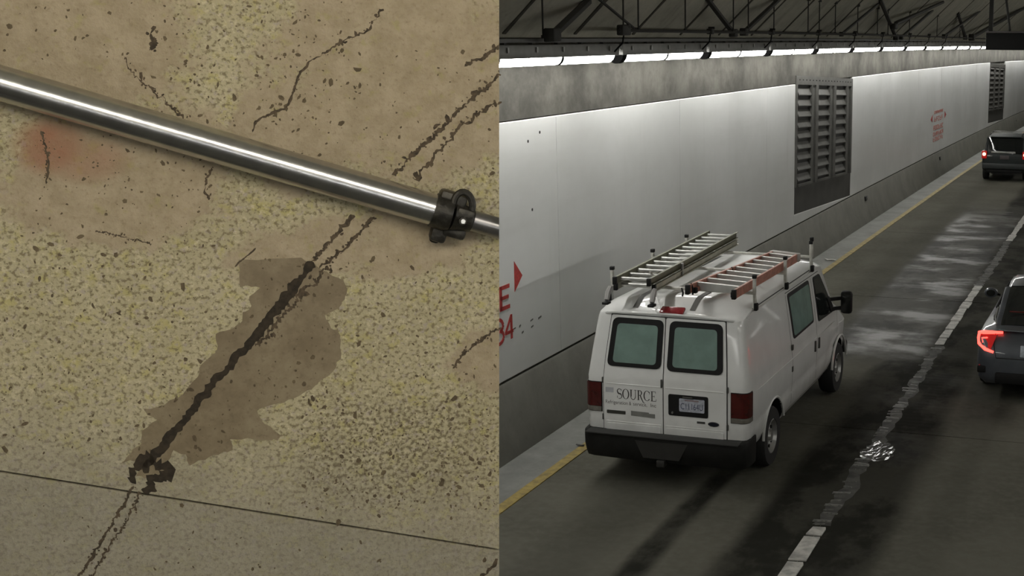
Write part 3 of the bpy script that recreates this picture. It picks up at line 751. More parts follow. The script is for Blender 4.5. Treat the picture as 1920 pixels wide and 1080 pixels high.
        place_text('lettering', me, PB, dr, lambda a, b: Vector((.188+a*.272/w, -.0272, .958+b*.95)))
        MB().panel([(.24, 1.056), (.41, 1.056), (.41, 1.072), (.24, 1.072)], rearf, .0272, .001).build('plate_header', pm('plate_header', (.24, .18, .19), .5), dr)
        MB().lathe([(-.034, .012), (-.018, .016)], 10, 'y', (.09, 0, .905)).build('lock', STEEL, dr)
        MB().rbox((.275, -.03, 1.098), (.12, .014, .02), .004).build('plate_lamp', DGREY, dr)
        MB().panel([(.385, .800), (.483, .800), (.483, .826), (.385, .826)], rearf, .0175, .003).build('dark_badge', DGREY, dr)
        mb = MB(); ov = [(.585+.068*math.cos(2*math.pi*i/28), .806+.029*math.sin(2*math.pi*i/28)) for i in range(28)]
        bd = mb.panel(ov, rearf, .0185, .004, (1, .9, .4)).build('oval_badge', pm('chrome', (.55, .55, .55), .2, .9), dr)
        ov = [(.585+.062*math.cos(2*math.pi*i/28), .806+.024*math.sin(2*math.pi*i/28)) for i in range(28)]
        MB().panel(ov, rearf, .0198, .002, (1, .9, .4)).build('badge_field', pm('badge_field', (.008, .01, .02), .3), dr)
# tail lights wrap round the corner
for sd in (-1, 1):
    e = bpy.data.objects.new('tail_light', None); C.objects.link(e); e.parent = van
    def corner(u, v, d, sd=sd):
        r = .085; L = .985-r
        if u < L: return Vector((sd*u, -d-.002, v))
        a = min((u-L)/r, math.pi/2); xx = L+math.sin(a)*(r+d+.006); yy = r-math.cos(a)*(r+d+.006)
        return Vector((sd*xx, yy+max(0, u-L-r*math.pi/2), v))
    def block(nm, z0, z1, mat, d, u0=.788, u1=1.10):
        us = frange(u0, u1, .02); mb = MB(); V = []
        for u in us: V += [corner(u, z0, -.03), corner(u, z0, d), corner(u, z1, d), corner(u, z1, -.03)]
        F = [(i*4+j, i*4+(j+1) % 4, (i+1)*4+(j+1) % 4, (i+1)*4+j) for i in range(len(us)-1) for j in range(4)]+[(0, 1, 2, 3), tuple(range((len(us)-1)*4, len(us)*4))[::-1]]
        mb.add(V, F).build(nm, mat, e, 40)
    block('rim', .838, 1.196, BLACK, .008); block('red_lens', .905, 1.188, TAILR, .016, .795, 1.09); block('clear_lens', .846, .900, TAILO, .016, .795, 1.09)
# bumper
def bump_pt(a): # plan outline of rear bumper, a in -1..1
    return a
BZ = [(.30, .0), (.36, .03), (.44, .055), (.55, .06), (.60, .055), (.615, .03), (.62, -.08)]
plan = [(-1.0, .28), (-1.0, .12), (-.985, .0), (-.95, -.055), (-.86, -.085), (-.5, -.105), (0, -.11), (.5, -.105), (.86, -.085), (.95, -.055), (.985, .0), (1.0, .12), (1.0, .28)]
mb = MB(); V = []
for (x, y) in plan:
    drop = .0 if abs(x) > .6 else 0
    for (z, o) in BZ: V.append((x*(1+o*.12), y-o*(1 if abs(x) < .99 else 0), z+.02))
nb = len(BZ)
mb.add(V, [(i*nb+j, (i+1)*nb+j, (i+1)*nb+j+1, i*nb+j+1) for i in range(len(plan)-1) for j in range(nb-1)])
bp = mb.build('rear_bumper', BUMP, van, 40)
MB().rbox((0, -.11, .632), (1.86, .17, .018), .006).build('step_pad', pm('bumper_step', (.025, .025, .023), .7), bp)
MB().panel([(-.22, .36), (.22, .36), (.32, .56), (-.32, .56)], lambda u, v, d: Vector((u, -.165-d, v+.02)), .005, .02).build('step_recess', DARK, bp)
MB().rbox((0, -.05, .33), (.10, .3, .08), .01).build('tow_hitch', DARK, bp)
# underside darkness is real: chassis, axle, tank
MB().rbox((0, 2.7, .42), (1.5, 4.6, .12), .02).build('chassis', BLACK, van)
MB().tube([(-.8, 1.1, .37), (.8, 1.1, .37)], .06, 8).build('axle', DARK, van)
MB().tube([(.35, .9, .32), (.38, .2, .30), (.42, -.02, .30)], .03, 8).build('exhaust', DARK, van)
for y in (1.10, 4.605):
    for sd in (-1, 1): wheel(van, sd*.86, y, .372, .222, .22, sd)
# roof details
MB().rbox((.03, .165, 2.062), (.29, .12, .04), .016, Matrix.Rotation(.42, 3, 'X')).build('brake_light', pm('brake_lens', (.25, .02, .025), .25, 0, .15, 20, coat=.5), van)
TAPE = pm('roof_tape', (.10, .098, .09), .7)
for x in (-.46, .24):
    for (a, b) in ((.12, 1.5), (1.62, 3.4)):
        ys = frange(a, b, .08); z0 = interp(RZX, abs(x)); V = []
        for y in ys:
            for e in (-.032, .032): V.append((x+e, y+lean(y, z0), roofdrop(y, interp(RZX, abs(x+e)))+.006))
        MB().add(V, [(2*i, 2*i+1, 2*i+3, 2*i+2) for i in range(len(ys)-1)]).build('roof_seam_tape', TAPE, van, 40, None, False)
for sd in (-1, 1):
    mb = MB(); mb.tube([(sd*.874, .2+lean(.2, 2.03), 2.0), (sd*.878, .5+lean(.5, 2), 2.03), (sd*.878, 1.2, 2.03), (sd*.878, 3.5, 2.03), (sd*.86, 3.75, 1.985)], .012, 6); mb.build('drip_rail', WHITE, van)
    mb = MB(); mb.tube([(sd*.866, .5+lean(.5, 2), 2.056), (sd*.866, 1.2, 2.058), (sd*.866, 3.5, 2.058)], .006, 5); mb.build('drip_channel', SEAM, van)
# rear roof lip
mb = MB(); pts = [(-.81, .15, 1.985), (-.75, .105, 2.006), (-.4, .10, 2.022), (0, .10, 2.026), (.4, .10, 2.022), (.75, .105, 2.006), (.81, .15, 1.985)]
mb.tube(pts, .016, 8); mb.build('roof_lip', WHITE, van)
# side glass, doors
for sd in (-1, 1):
    sf = sidef(sd)
    w2 = [(2.02, 1.375), (3.07, 1.385), (3.06, 1.955), (1.99, 1.96)]
    MB().panel(rnd_poly(w2, .06, 4), sf, .008, .01).build('side_window_gasket', BLACK, van)
    cu, cv = 2.535, 1.66; gi = [(cu+(a-cu)*.92, cv+(b-cv)*.86+(-.006)) for a, b in w2]
    MB().panel(rnd_poly(gi, .05, 4), sf, .011, .004).build('side_window', TEAL, van)
    fw = [(3.30, 1.335), (4.20, 1.31), (3.64, 1.94), (3.28, 1.945)]
    MB().panel(rnd_poly(fw, .05, 4), sf, .008, .01).build('cab_window_gasket', BLACK, van)
    cu, cv = 3.58, 1.58; gi = [(cu+(a-cu)*.93, cv+(b-cv)*.92) for a, b in fw]
    MB().panel(rnd_poly(gi, .05, 4), sf, .011, .004).build('cab_window', GLASSD, van)
    mb = MB()
    seam(mb, [(1.90, .50), (1.90, 1.96)], sf); seam(mb, [(3.18, .50), (3.18, 1.95)], sf); seam(mb, [(4.36, .9), (4.36, 1.30)], sf); seam(mb, [(1.55, .50), (4.1, .50)], sf)
    seam(mb, [(1.90, 1.985), (3.6, 1.98)], sf); mb.build('door_seams', SEAM, van, 0)
    for y in (3.06, 3.27):
        MB().rbox((sd*1.008, y, 1.05), (.022, .05, .15), .008).build('door_handle', DGREY, van)
    for z in (1.02, 1.30): MB().rbox((sd*1.0, 1.895, z), (.02, .05, .07), .006).build('door_hinge', DGREY, van)
    mb = MB(); mb.tube([(sd*.996, .35, 1.15), (sd*1.004, 1.2, 1.155), (sd*1.004, 4.2, 1.155)], .006, 6); mb.build('body_crease', WHITE, van)
    mb = MB()
    for y in (1.10, 4.605):
        pts = [(sd*.985, y+.455*math.cos(a), .40+.455*math.sin(a)) for a in frange(.25 if y < 2 else .15, math.pi-.1, .12)]
        mb.tube(pts, .018, 6)
    mb.build('arch_lip', WHITE, van)
    mr = bpy.data.objects.new('door_mirror', None); C.objects.link(mr); mr.parent = van
    MB().rbox((sd*1.165, 4.22, 1.44), (.17, .11, .33), .045).build('mirror_shell', BLACK, mr)
    MB().rbox((sd*1.165, 4.163, 1.44), (.13, .006, .27), .002).build('mirror_glass', pm('mirror_glass', (.03, .032, .03), .08, .3), mr)
    for z in (1.36, 1.50): MB().tube([(sd*.955, 4.05, z), (sd*1.10, 4.2, z)], .028, 8).build('mirror_arm', BLACK, mr)
    MB().panel([(4.0, 1.33), (4.2, 1.31), (3.98, 1.56), (3.85, 1.56)], sf, .02, .01).build('mirror_base', BLACK, mr)
# windscreen, grille, lamps at the front
mb = MB(); V = []
for t in frange(0, 1, .25):
    y = 3.93+t*.74; z = zmap(y)+.006
    for e in frange(-1, 1, .25): V.append((e*(.66+.12*t), y-.04*abs(e), z+.01-.03*abs(e)))
mb.add(V, [(i*9+j, (i+1)*9+j, (i+1)*9+j+1, i*9+j+1) for i in range(4) for j in range(8)]).build('windscreen', GLASSD, van)
MB().rbox((0, 5.36, .78), (1.3, .06, .3), .03).build('grille', BLACK, van); MB().rbox((0, 5.38, .52), (1.85, .12, .2), .04).build('front_bumper', BUMP, van)
for sd in (-1, 1): MB().rbox((sd*.74, 5.31, .82), (.22, .06, .2), .03).build('headlight', pm('headlight', (.5, .5, .5), .15), van)
# roof rack
RK = pm('rack_white_paint', (.52, .515, .47), .45, 0, .2, 10)
BARS = [(.58, 2.24), (1.92, 2.24), (3.22, 2.24)]
for (y, z) in BARS:
    rb = MB().rbox((0, y, z), (1.80, .055, .03), .006).build('rack_crossbar', RK, van)
    for sd in (-1, 1):
        ps = MB().rbox((sd*.885, y, 2.32), (.035, .05, .20 if sd > 0 or True else .2), .006).build('rack_post', RK, van)
        MB().rbox((sd*.885, y, 2.435), (.048, .06, .045), .008).build('post_cap', BLACK, ps)
        MB().tube([(sd*.885, y, 2.24), (sd*.895, y-.01, 2.14), (sd*.895, y, 2.05)], [.02, .025, .03], 6).build('rack_leg', RK if sd > 0 else STEEL, van)
        MB().rbox((sd*.912, y-.02, 2.085), (.045, .07, .09), .012).build('rack_clamp', BLACK, van)
# tall front corner post
MB().tube([(.89, 3.24, 2.24), (.89, 3.24, 2.46)], .022, 8).build('front_stop_post', RK, van)
MB().rbox((.89, 3.24, 2.475), (.05, .05, .06), .01).build('front_stop_cap', BLACK, van)
MB().tube([(.02, .5, 2.10), (.03, .52, 2.2), (.0, .56, 2.25)], .012, 6).build('strap', BLACK, van)

def ladder_frame(name, label, cat):
    return thing(name, label, cat, van.matrix_basis@Vector((0, 0, 0)), VH)
# extension ladder: two sections
OLIVE = pm('ladder_rail_olive', (.125, .122, .078), .5, .3, .2, 8)
PALE = pm('ladder_rail_pale', (.36, .35, .28), .45, .3, .2, 8)
el = ladder_frame('extension_ladder', 'olive aluminium extension ladder on the wall side of the van roof rack', 'ladder')
A0, A1 = Vector((-.442, .10)), Vector((-.567, 3.86)); D2 = (A1-A0).normalized(); NN = Vector((D2.y, -D2.x)); LL = (A1-A0).length
ANG = math.atan2(-D2.x, D2.y); RZm = Matrix.Rotation(ANG, 3, 'Z')
def lp(a, w, z): p = A0+D2*a+NN*w; return Vector((p.x, p.y, z))
for (hw, z0, z1, s, e, rm) in ((.195, 2.345, 2.425, 0, LL, OLIVE), (.222, 2.258, 2.335, .10, LL-.06, PALE)):
    for sd in (-1, 1):
        rl = MB(); c = lp((s+e)/2, sd*hw, (z0+z1)/2); L = e-s
        rl.box(c, (.008, L, z1-z0), RZm); rl.box(lp((s+e)/2, sd*(hw+.014), z1-.004), (.032, L, .009), RZm); rl.box(lp((s+e)/2, sd*(hw+.014), z0+.004), (.032, L, .009), RZm)
        ro = rl.build('rail', rm, el, 0)
        MB().rbox(lp(s, sd*(hw+.012), (z0+z1)/2), (.045, .05, z1-z0+.012), .006, RZm).build('end_cap', BLACK, ro)
    nr = 13
    for i in range(nr):
        a = s+.16+i*(e-s-.3)/(nr-1); MB().tube([lp(a, -hw, (z0+z1)/2), lp(a, hw, (z0+z1)/2)], .0195, 8).build('rung', ALU, el)
for sd in (-1, 1):
    ft = MB().tube([lp(.02, sd*.27, 2.30), lp(-.05, sd*.275, 2.24), lp(-.09, sd*.275, 2.17)], [.03, .035, .03], 7).build('foot', pm('ladder_foot', (.35, .34, .33), .5), el)
    MB().rbox(lp(-.10, sd*.275, 2.14), (.075, .11, .03), .008, RZm).build('foot_pad', BLACK, ft)
    MB().rbox(lp(1.15, sd*.235, 2.345), (.03, .05, .15), .006, RZm).build('rung_lock', STEEL, el)
MB().tube([lp(.35, .1, 2.44), lp(.55, .06, 2.38), lp(.8, .08, 2.36)], .014, 6).build('rope', pm('rope', (.45, .42, .38), .8), el)
# step ladder folded, orange fibreglass rails
ORG = pm('orange_fibreglass', (.42, .185, .135), .5, 0, .25, 12)
sl = ladder_frame('step_ladder', 'folded orange fibreglass step ladder with silver steps on the van roof rack', 'ladder')
Pbl, Pbr, Ptl, Ptr = Vector((.205, .205)), Vector((.795, .09)), Vector((.47, 2.77)), Vector((.835, 2.64))
def beam(mb, a, b, z0, z1, w):
    d = (b-a); L = d.length; ang = math.atan2(-d.x, d.y); c = (a+b)/2
    mb.box((c.x, c.y, (z0+z1)/2), (w, L, z1-z0), Matrix.Rotation(ang, 3, 'Z'))
for i, (a, b) in enumerate(((Pbl, Ptl), (Pbr, Ptr))):
    mb = MB(); beam(mb, a, b, 2.262, 2.365, .03); r_ = mb.build('rail', ORG, sl, 0)
    d = (b-a).normalized(); ang = Matrix.Rotation(math.atan2(-d.x, d.y), 3, 'Z')
    MB().rbox((a.x, a.y-.01, 2.314), (.05, .06, .11), .008, ang).build('rail_foot', BLACK, r_)
    off = Vector((.05, .12)) if i == 0 else Vector((-.05, .12))
    mb = MB(); beam(mb, a+off, b+off*.6-d*.1, 2.262, 2.315, .028); rr_ = mb.build('rear_rail', ORG, sl, 0)
    MB().rbox((a.x+off.x, a.y+off.y-.01, 2.285), (.045, .05, .065), .008, ang).build('rail_foot', BLACK, rr_)
for i in range(9):
    t = .085+i*.108; a = Pbl+(Ptl-Pbl)*t; b = Pbr+(Ptr-Pbr)*t; d = (b-a); ang = Matrix.Rotation(math.atan2(d.y, d.x), 3, 'Z'); c = (a+b)/2
    mb = MB(); mb.box((c.x, c.y, 2.315), (d.length-.03, .012, .085), ang); mb.box((c.x, c.y+.02, 2.355), (d.length-.03, .05, .012), ang); mb.build('step', ALU, sl, 0)
c = (Ptl+Ptr)/2; d = Ptr-Ptl
MB().rbox((c.x, c.y+.04, 2.315), (d.length+.06, .09, .11), .01, Matrix.Rotation(math.atan2(d.y, d.x), 3, 'Z')).build('top_cap', pm('ladder_cap', (.40, .37, .34), .5), sl)
for t in (.0, .45): 
    p = Pbl+(Ptl-Pbl)*(t+.03); MB().tube([(p.x, p.y, 2.37), (p.x+.03, p.y-.01, 2.3), (p.x+.02, p.y, 2.24)], .012, 6).build('strap', BLACK, sl)

# ------------------------------------------------------------------ other cars
def car_shell(root, st, mat, arches, wr):
    """st: (y, half width, z bottom, z shoulder, z top)"""
    mb = MB(); rings = []
    for (y, w, zb, zs, zt) in st:
        h = [(0, zb), (.85*w, zb), (.97*w, zb+.1*(zs-zb)+.02), (w, zb+.45*(zs-zb)), (w*.99, zb+.8*(zs-zb)), (w*.955, zs-.015), (w*.90, zs+.01), (w*.6, zs+.75*(zt-zs)), (0, zt)]
        rings.append([(a, y, b) for a, b in h]+[(-a, y, b) for a, b in h[-2:0:-1]])
    k = len(rings[0]); F = [(i*k+j, i*k+(j+1) % k, (i+1)*k+(j+1) % k, (i+1)*k+j) for i in range(len(rings)-1) for j in range(k)]
    for base in (0, (len(rings)-1)*k):
        F += [(base, base+1, base+k-1)]+[(base+j, base+j+1, base+k-1-j, base+k-j) for j in range(1, k//2-1)]+[(base+k//2-1, base+k//2, base+k//2+1)]
    mb.add([p for r in rings for p in r], F); ob = mb.build('body', [mat], root, 40)
    cut = []
    for y in arches:
        for sd in (-1, 1):
            co = MB().lathe([(sd*.55, wr*1.17), (sd*1.2, wr*1.17)], 36, 'x', (0, y, wr)).build('cutter', [BLACK]); co.parent = root; cut.append(co)
    bpy.context.view_layer.update(); boolean(ob, cut); return ob
def cabin(root, st, glass, paint, roof_rng):
    """st: (y, base half width, z base, roof half width, z roof)"""
    mb = MB(); rings = []
    for (y, wb, zb, wr, zr) in st:
        h = [(wb, zb), (wr+.03, zr-.05), (wr-.03, zr-.01), (wr*.5, zr+.006), (0, zr+.01)]
        rings.append([(a, y, b) for a, b in h]+[(-a, y, b) for a, b in h[-2::-1]])
    k = len(rings[0]); F = [(i*k+j, i*k+j+1, (i+1)*k+j+1, (i+1)*k+j) for i in range(len(rings)-1) for j in range(k-1)]
    F += [tuple(range(k)), tuple(range((len(rings)-1)*k, len(rings)*k))[::-1]]
    mb.add([p for r in rings for p in r], F); mb.build('cabin_glass', glass, root, 30)
    def col(nm, i0, i1, j0, j1, off):
        V = []; ii = list(range(i0, i1+1)); jj = list(range(j0, j1+1))
        for i in ii:
            for j in jj:
                p = Vector(rings[i][j]); cn = Vector((0, p.y, st[i][2]-.3)); V.append(p+(p-cn).normalized()*off)
        n = len(jj); m2 = MB(); m2.add(V, [(a*n+b, a*n+b+1, (a+1)*n+b+1, (a+1)*n+b) for a in range(len(ii)-1) for b in range(n-1)]); return m2.build(nm, paint, root, 30)
    col('roof_panel', roof_rng[0], roof_rng[1], 1, k-2, .006)
    for sd in (0, 1):
        j0 = 0 if sd == 0 else k-2; sgn = 1 if sd == 0 else -1
        for (a, b, r) in ((0, roof_rng[0], .05), (roof_rng[1], len(st)-1, .035)):
            pts = [Vector(rings[i][1 if sd == 0 else k-2])+Vector((sgn*.004, 0, .004)) for i in range(a, b+1)]
            m3 = MB(); m3.tube(pts, r, 8, True, (1, .6)); m3.build('roof_pillar', paint, root)
        mid = (roof_rng[0]+roof_rng[1])//2; p = Vector(rings[mid][j0 if sd == 0 else k-1]); q = Vector(rings[mid][1 if sd == 0 else k-2])
        MB().tube([p, q], .035, 6).build('roof_pillar', BLACK, root)
    return rings
CARG = pm('dark_grey_car_paint', (.095, .105, .12), .35, .35, .15, 3, coat=.8)
LIT_R = pm('lit_red_tail_lamp', (.6, .03, .03), .3, 0, .1, 20, emit=(1, .055, .04), es=4.5)
LIT_R2 = pm('dim_red_lens', (.20, .01, .012), .2, 0, .1, 20, emit=(1, .02, .015), es=.25)
# sedan in the next lane
sed = thing('sedan', 'dark grey sedan with lit C-shaped red tail lamp in the lane beside the van', 'car', PT(18.72, -1.14, 0), -.002)
SST = [(0.0, .70, .36, .60, .64), (.015, .80, .30, .70, .74), (.05, .85, .25, .80, .86), (.10, .875, .22, .90, .965), (.16, .885, .21, .955, 1.015), (.35, .895, .2, .965, 1.02), (.6, .90, .2, .965, 1.01), (.95, .905, .2, .955, 1.0), (1.5, .905, .19, .93, .96), (2.4, .905, .19, .91, .94), (3.3, .905, .19, .90, .95), (3.65, .90, .2, .87, .94), (4.1, .87, .2, .80, .87), (4.4, .80, .22, .70, .76), (4.58, .62, .3, .52, .56)]
car_shell(sed, SST, CARG, (.98, 3.68), .325)
cabin(sed, [(.50, .66, .97, .60, 1.015), (.62, .70, .96, .60, 1.06), (.95, .76, .95, .585, 1.19), (1.30, .79, .94, .575, 1.315), (1.65, .80, .92, .575, 1.385), (2.1, .80, .92, .58, 1.41), (2.6, .80, .92, .58, 1.395), (2.9, .79, .92, .575, 1.34), (3.3, .77, .92, .57, 1.14), (3.6, .74, .9, .56, .98)], GLASSD, CARG, (4, 7))
for y in (.98, 3.68):
    for sd in (-1, 1): wheel(sed, sd*.80, y, .322, .215, .2, sd, 5)
for sd in (-1, 1):
    t = bpy.data.objects.new('tail_light', None); C.objects.link(t); t.parent = sed
    path = [(sd*.52, .075, .985), (sd*.70, .085, .975), (sd*.80, .115, .965), (sd*.865, .20, .935), (sd*.872, .19, .87), (sd*.855, .10, .80), (sd*.76, .03, .735), (sd*.64, .012, .70)]
    MB().tube(path, [.018, .026, .03, .032, .03, .028, .026, .018], 8, True, (1, 1)).build('lit_band', LIT_R, t)
    mb = MB(); q = [(sd*.60, .055, .955), (sd*.84, .13, .935), (sd*.845, .105, .82), (sd*.68, .02, .74)]
    mb.add([Vector(p)+Vector((0, -.01, 0)) for p in q]+[Vector(p)+Vector((0, .05, 0)) for p in q], [(0, 1, 2, 3), (4, 7, 6, 5), (0, 4, 5, 1), (1, 5, 6, 2), (2, 6, 7, 3), (3, 7, 4, 0)]).build('dark_lens', LIT_R2, t)
    MB().tube([(sd*.74, .06, .90), (sd*.82, .10, .88), (sd*.80, .07, .82)], .012, 6).build('inner_band', LIT_R, t)
    MB().rbox((sd*.80, .02, .44), (.13, .04, .11), .02).build('side_vent', BLACK, sed)
    MB().rbox((sd*.835, .025, .46), (.025, .03, .09), .008).build('reflector', pm('red_reflector', (.4, .03, .03), .3), sed)
    mr = bpy.data.objects.new('door_mirror', None); C.objects.link(mr); mr.parent = sed
    MB().lathe([(-.075, .02), (-.06, .07), (-.02, .088), (.03, .085), (.055, .05)], 14, 'y', (0, 0, 0))
    m4 = MB().lathe([(-.06, .06), (-.05, .078), (0, .085), (.04, .06), (.06, .02)], 16, 'y'); m4.v = [(sd*1.0+a*1.35, 2.98+b, 1.0+c) for a, b, c in m4.v]; m4.build('mirror_shell', CARG, mr)
    m4 = MB().lathe([(-.064, .055), (-.06, .055)], 16, 'y'); m4.v = [(sd*1.0+a*1.35, 2.98+b, 1.0+c) for a, b, c in m4.v]; m4.build('mirror_glass', pm('mirror_glass', (.03, .032, .03), .08, .3), mr)
    MB().tube([(sd*.85, 3.0, .96), (sd*.95, 2.99, .98)], .02, 6).build('mirror_arm', BLACK, mr)
    MB().tube([(sd*.66, .50, 1.00), (sd*.70, .75, 1.06), (sd*.69, 1.0, 1.16)], .012, 6).build('window_trim', pm('chrome', (.55, .55, .55), .2, .9), sed)
MB().rbox((0, .12, 1.012), (1.16, .10, .018), .006).build('boot_spoiler', CARG, sed)
mb = MB(); mb.tube([(-.62, .075, .99), (-.64, .02, .80), (-.60, .005, .62)], .006, 5); mb.tube([(.62, .075, .99), (.64, .02, .80), (.60, .005, .62)], .006, 5); mb.tube([(-.60, .0, .62), (.60, .0, .62)], .006, 5); mb.build('boot_seam', BLACK, sed)
MB().rbox((0, .02, .735), (.52, .03, .17), .01, Matrix.Rotation(-.2, 3, 'X')).build('licence_plate', pm('plate_pale', (.42, .47, .52), .4, 0, .15, 30), sed)
MB().rbox((0, .0, .33), (1.2, .08, .16), .02).build('bumper_insert', BLACK, sed)
MB().rbox((0, .78, 1.155), (1.0, .02, .02), .005, Matrix.Rotation(.35, 3, 'X')).build('high_brake_light', TAILR, sed)

# distant SUV
suv = thing('suv', 'small dark SUV with lit round red tail lamps far ahead in the left lane', 'car', PT(49.2, -4.66, 0), -.006)
suv.scale = (.93, .93, .95)
DARKC = pm('black_green_car_paint', (.022, .028, .027), .5, .2, .15, 3)
VST = [(0.0, .78, .42, .98, 1.02), (.03, .86, .38, 1.04, 1.08), (.1, .89, .35, 1.06, 1.1), (.5, .905, .32, 1.06, 1.1), (1.0, .905, .3, 1.05, 1.09), (2.4, .905, .3, 1.02, 1.06), (3.1, .905, .3, 1.0, 1.05), (3.6, .90, .3, .97, 1.03), (4.2, .86, .32, .90, .97), (4.4, .70, .4, .80, .84)]
car_shell(suv, VST, DARKC, (.85, 3.45), .36)
cabin(suv, [(.06, .82, 1.03, .70, 1.08), (.10, .83, 1.03, .69, 1.25), (.16, .83, 1.03, .68, 1.5), (.24, .83, 1.03, .68, 1.70), (.5, .83, 1.03, .68, 1.735), (1.4, .83, 1.03, .68, 1.745), (2.4, .83, 1.03, .68, 1.72), (2.7, .82, 1.03, .67, 1.62), (3.4, .78, 1.0, .64, 1.07)], GLASSD, DARKC, (3, 6))
for y in (.85, 3.45):
    for sd in (-1, 1): wheel(suv, sd*.79, y, .355, .22, .22, sd, 5)
CHR = pm('chrome', (.55, .55, .55), .2, .9)
MB().rbox((-.05, -.01, 1.135), (.95, .035, .07), .01).build('chrome_strip', pm('pale_tailgate_strip', (.42, .42, .40), .35, .3), suv)
MB().rbox((0, -.012, .94), (.36, .02, .15), .006).build('licence_plate', pm('suv_plate', (.10, .085, .085), .5), suv)
MB().rbox((0, -.04, .60), (1.72, .12, .22), .04).build('rear_bumper', pm('suv_bumper', (.04, .045, .045), .45), suv)
MB().rbox((0, .0, .40), (1.4, .10, .14), .03).build('bumper_skirt', BLACK, suv)
for sd in (-1, 1):
    t = bpy.data.objects.new('tail_light', None); C.objects.link(t); t.parent = suv
    MB().rbox((sd*.80, .02, 1.03), (.20, .10, .30), .03).build('lens', LIT_R2, t)
    MB().lathe([(-.06, .05), (-.045, .075), (-.02, .08)], 16, 'y', (sd*.80, .02, 1.05)).build('lit_bulb', pm('bright_brake_lamp', (.8, .1, .08), .3, emit=(1, .30, .18), es=7), t)
    rl = MB().tube([(sd*.62, .35, 1.76), (sd*.63, .5, 1.81), (sd*.63, 2.2, 1.82), (sd*.62, 2.4, 1.76)], .022, 6).build('roof_rail', BLACK, suv)
    MB().rbox((sd*.98, 2.7, 1.1), (.16, .09, .13), .03).build('door_mirror', DARKC, suv)
for y in (.6, 1.7): MB().rbox((0, y, 1.825), (1.24, .05, .025), .008).build('roof_bar', STEEL, suv)
MB().rbox((0, .20, 1.715), (1.2, .12, .03), .01).build('spoiler', DARKC, suv)
MB().rbox((-.58, -.005, .98), (.2, .012, .04), .003).build('badge', CHR, suv)

# ------------------------------------------------------------------ concrete downstand hung from the ceiling by the viewing point, with a conduit
NT = -.335; NB = (.335*CR.z-CF.z)/CU.z; NL = math.sqrt(NT*NT+NB*NB+1); DPL = 2.83
NW = (CR*NT+CU*NB+CF).normalized(); EX = NW.cross(Vector((0, 0, 1))).normalized(); EN = -NW; EZ = Vector((0, 0, 1))
def facept(u, v, off=0.0):
    r = ray(u, v); t = (DPL-off*NL)/(NT*(u-PX0)/FPX-NB*(v-PY0)/FPX+1); return Vector((0, 0, CAMZ))+r*t
FO = facept(936, 540)
def ab(u, v): p = facept(u, v)-FO; return (p.dot(EX), p.z)
def FP(a, b, d=0.0): return FO+EX*a+EZ*b+EN*d
def LP2(u, v, d): a, b = ab(u, v); return FP(a, b, d)
ZB, ZT = 3.95-FO.z, ZC-FO.z
e0, e1 = ab(936, 0), ab(936, 1080); sl_ = (e1[0]-e0[0])/(e1[1]-e0[1])
def redge(b): return e0[0]+sl_*(b-e0[1])
j0, j1 = ab(0, 884), ab(936, 1031); js = (j1[1]-j0[1])/(j1[0]-j0[0]); AL = -2.3
def jb(a): return j0[1]+js*(a-j0[0])
g = .0022
jr = j1[0]
def conc_face():
    a_ = M('stained_tan_concrete', 'UV'); u, v, _ = a_.xyz()
    def blob_(px, py, rx, ry):
        ca, cb = ab(px, py); sx = abs(ab(px+rx, py)[0]-ca); sy = abs(ab(px, py+ry)[1]-cb)
        du = (u-ca)/sx; dv = (v-cb)/sy; r2 = du*du+dv*dv; return r2.ss(2.2, .05)
    n1 = a_.noise(5, 6, .65); n2 = a_.noise(22, 5, .65); n3 = a_.noise(125, 3, .6); n4 = a_.noise(80, 4, .7, None, 5); n5 = a_.noise(38, 3, .6, None, 9); n6 = a_.noise(70, 3, .6, None, 14)
    pink = blob_(110, 70, 240, 150).mx(blob_(230, 330, 210, 130)).mx(blob_(760, 150, 250, 190)).mx(blob_(570, 250, 120, 110)).mx(blob_(700, 460, 280, 60)*.7).mx(blob_(930, 680, 80, 60))
    pink = (pink*.75+(n1-.5)*1.5+(n2-.5)*.9+(n4-.5)*.4).ss(.26, .52)
    tan = a_.mix(n1.ss(.3, .7), (.43, .38, .24), (.54, .485, .325))
    tan = a_.mix(n5.ss(.52, .68)*.5, tan, (.50, .45, .14)); tan = a_.mix(n6.ss(.54, .68)*.5, tan, (.41, .34, .36))
    tan = a_.mix(n3.ss(.48, .64)*.8, tan, (.19, .155, .09))
    tan = a_.mix(n4.ss(.52, .66)*.55, tan, (.70, .64, .45))
    pk = a_.mix(n2.ss(.3, .7), (.36, .29, .195), (.46, .38, .27))
    pk = a_.mix(n5.ss(.6, .72)*.35, pk, (.36, .34, .12)); pk = a_.mix(n3.ss(.60, .70)*.35, pk, (.22, .16, .09))
    pk = a_.mix(n4.ss(.62, .74)*.5, pk, (.13, .095, .06))
    col = a_.mix(pink*.9, tan, pk)
    gb = (v-jb(0)-u*js).ss(.0, -.01)
    gr = a_.mix(n2.ss(.3, .7), (.27, .25, .205), (.35, .325, .28))
    low_shade = ((v-jb(0)-u*js)+(n1-.5)*.12).ss(.22, -.02)  # light falloff put into the colour: lower face painted darker and greyer
    col = a_.mix(low_shade*.55, col, gr); col = a_.mix(gb*.25, col, (.23, .22, .195))
    rust = blob_(95, 275, 60, 45).mx(blob_(160, 300, 70, 35)*.6); col = a_.mix((rust*(n2*.8+.2)).mn(.7), col, (.30, .10, .05))
    dirt = blob_(740, 840, 170, 90); col = a_.mix((dirt*n3.ss(.4, .6))*.5, col, (.14, .115, .07))
    a_.set('Base Color', col); a_.set('Roughness', .8); a_.set('Specular IOR Level', .25)
    a_.bump(n3*.6+n2*.8+n4*.4, .006, .7)
    return a_.m
MAT_FACE = conc_face()
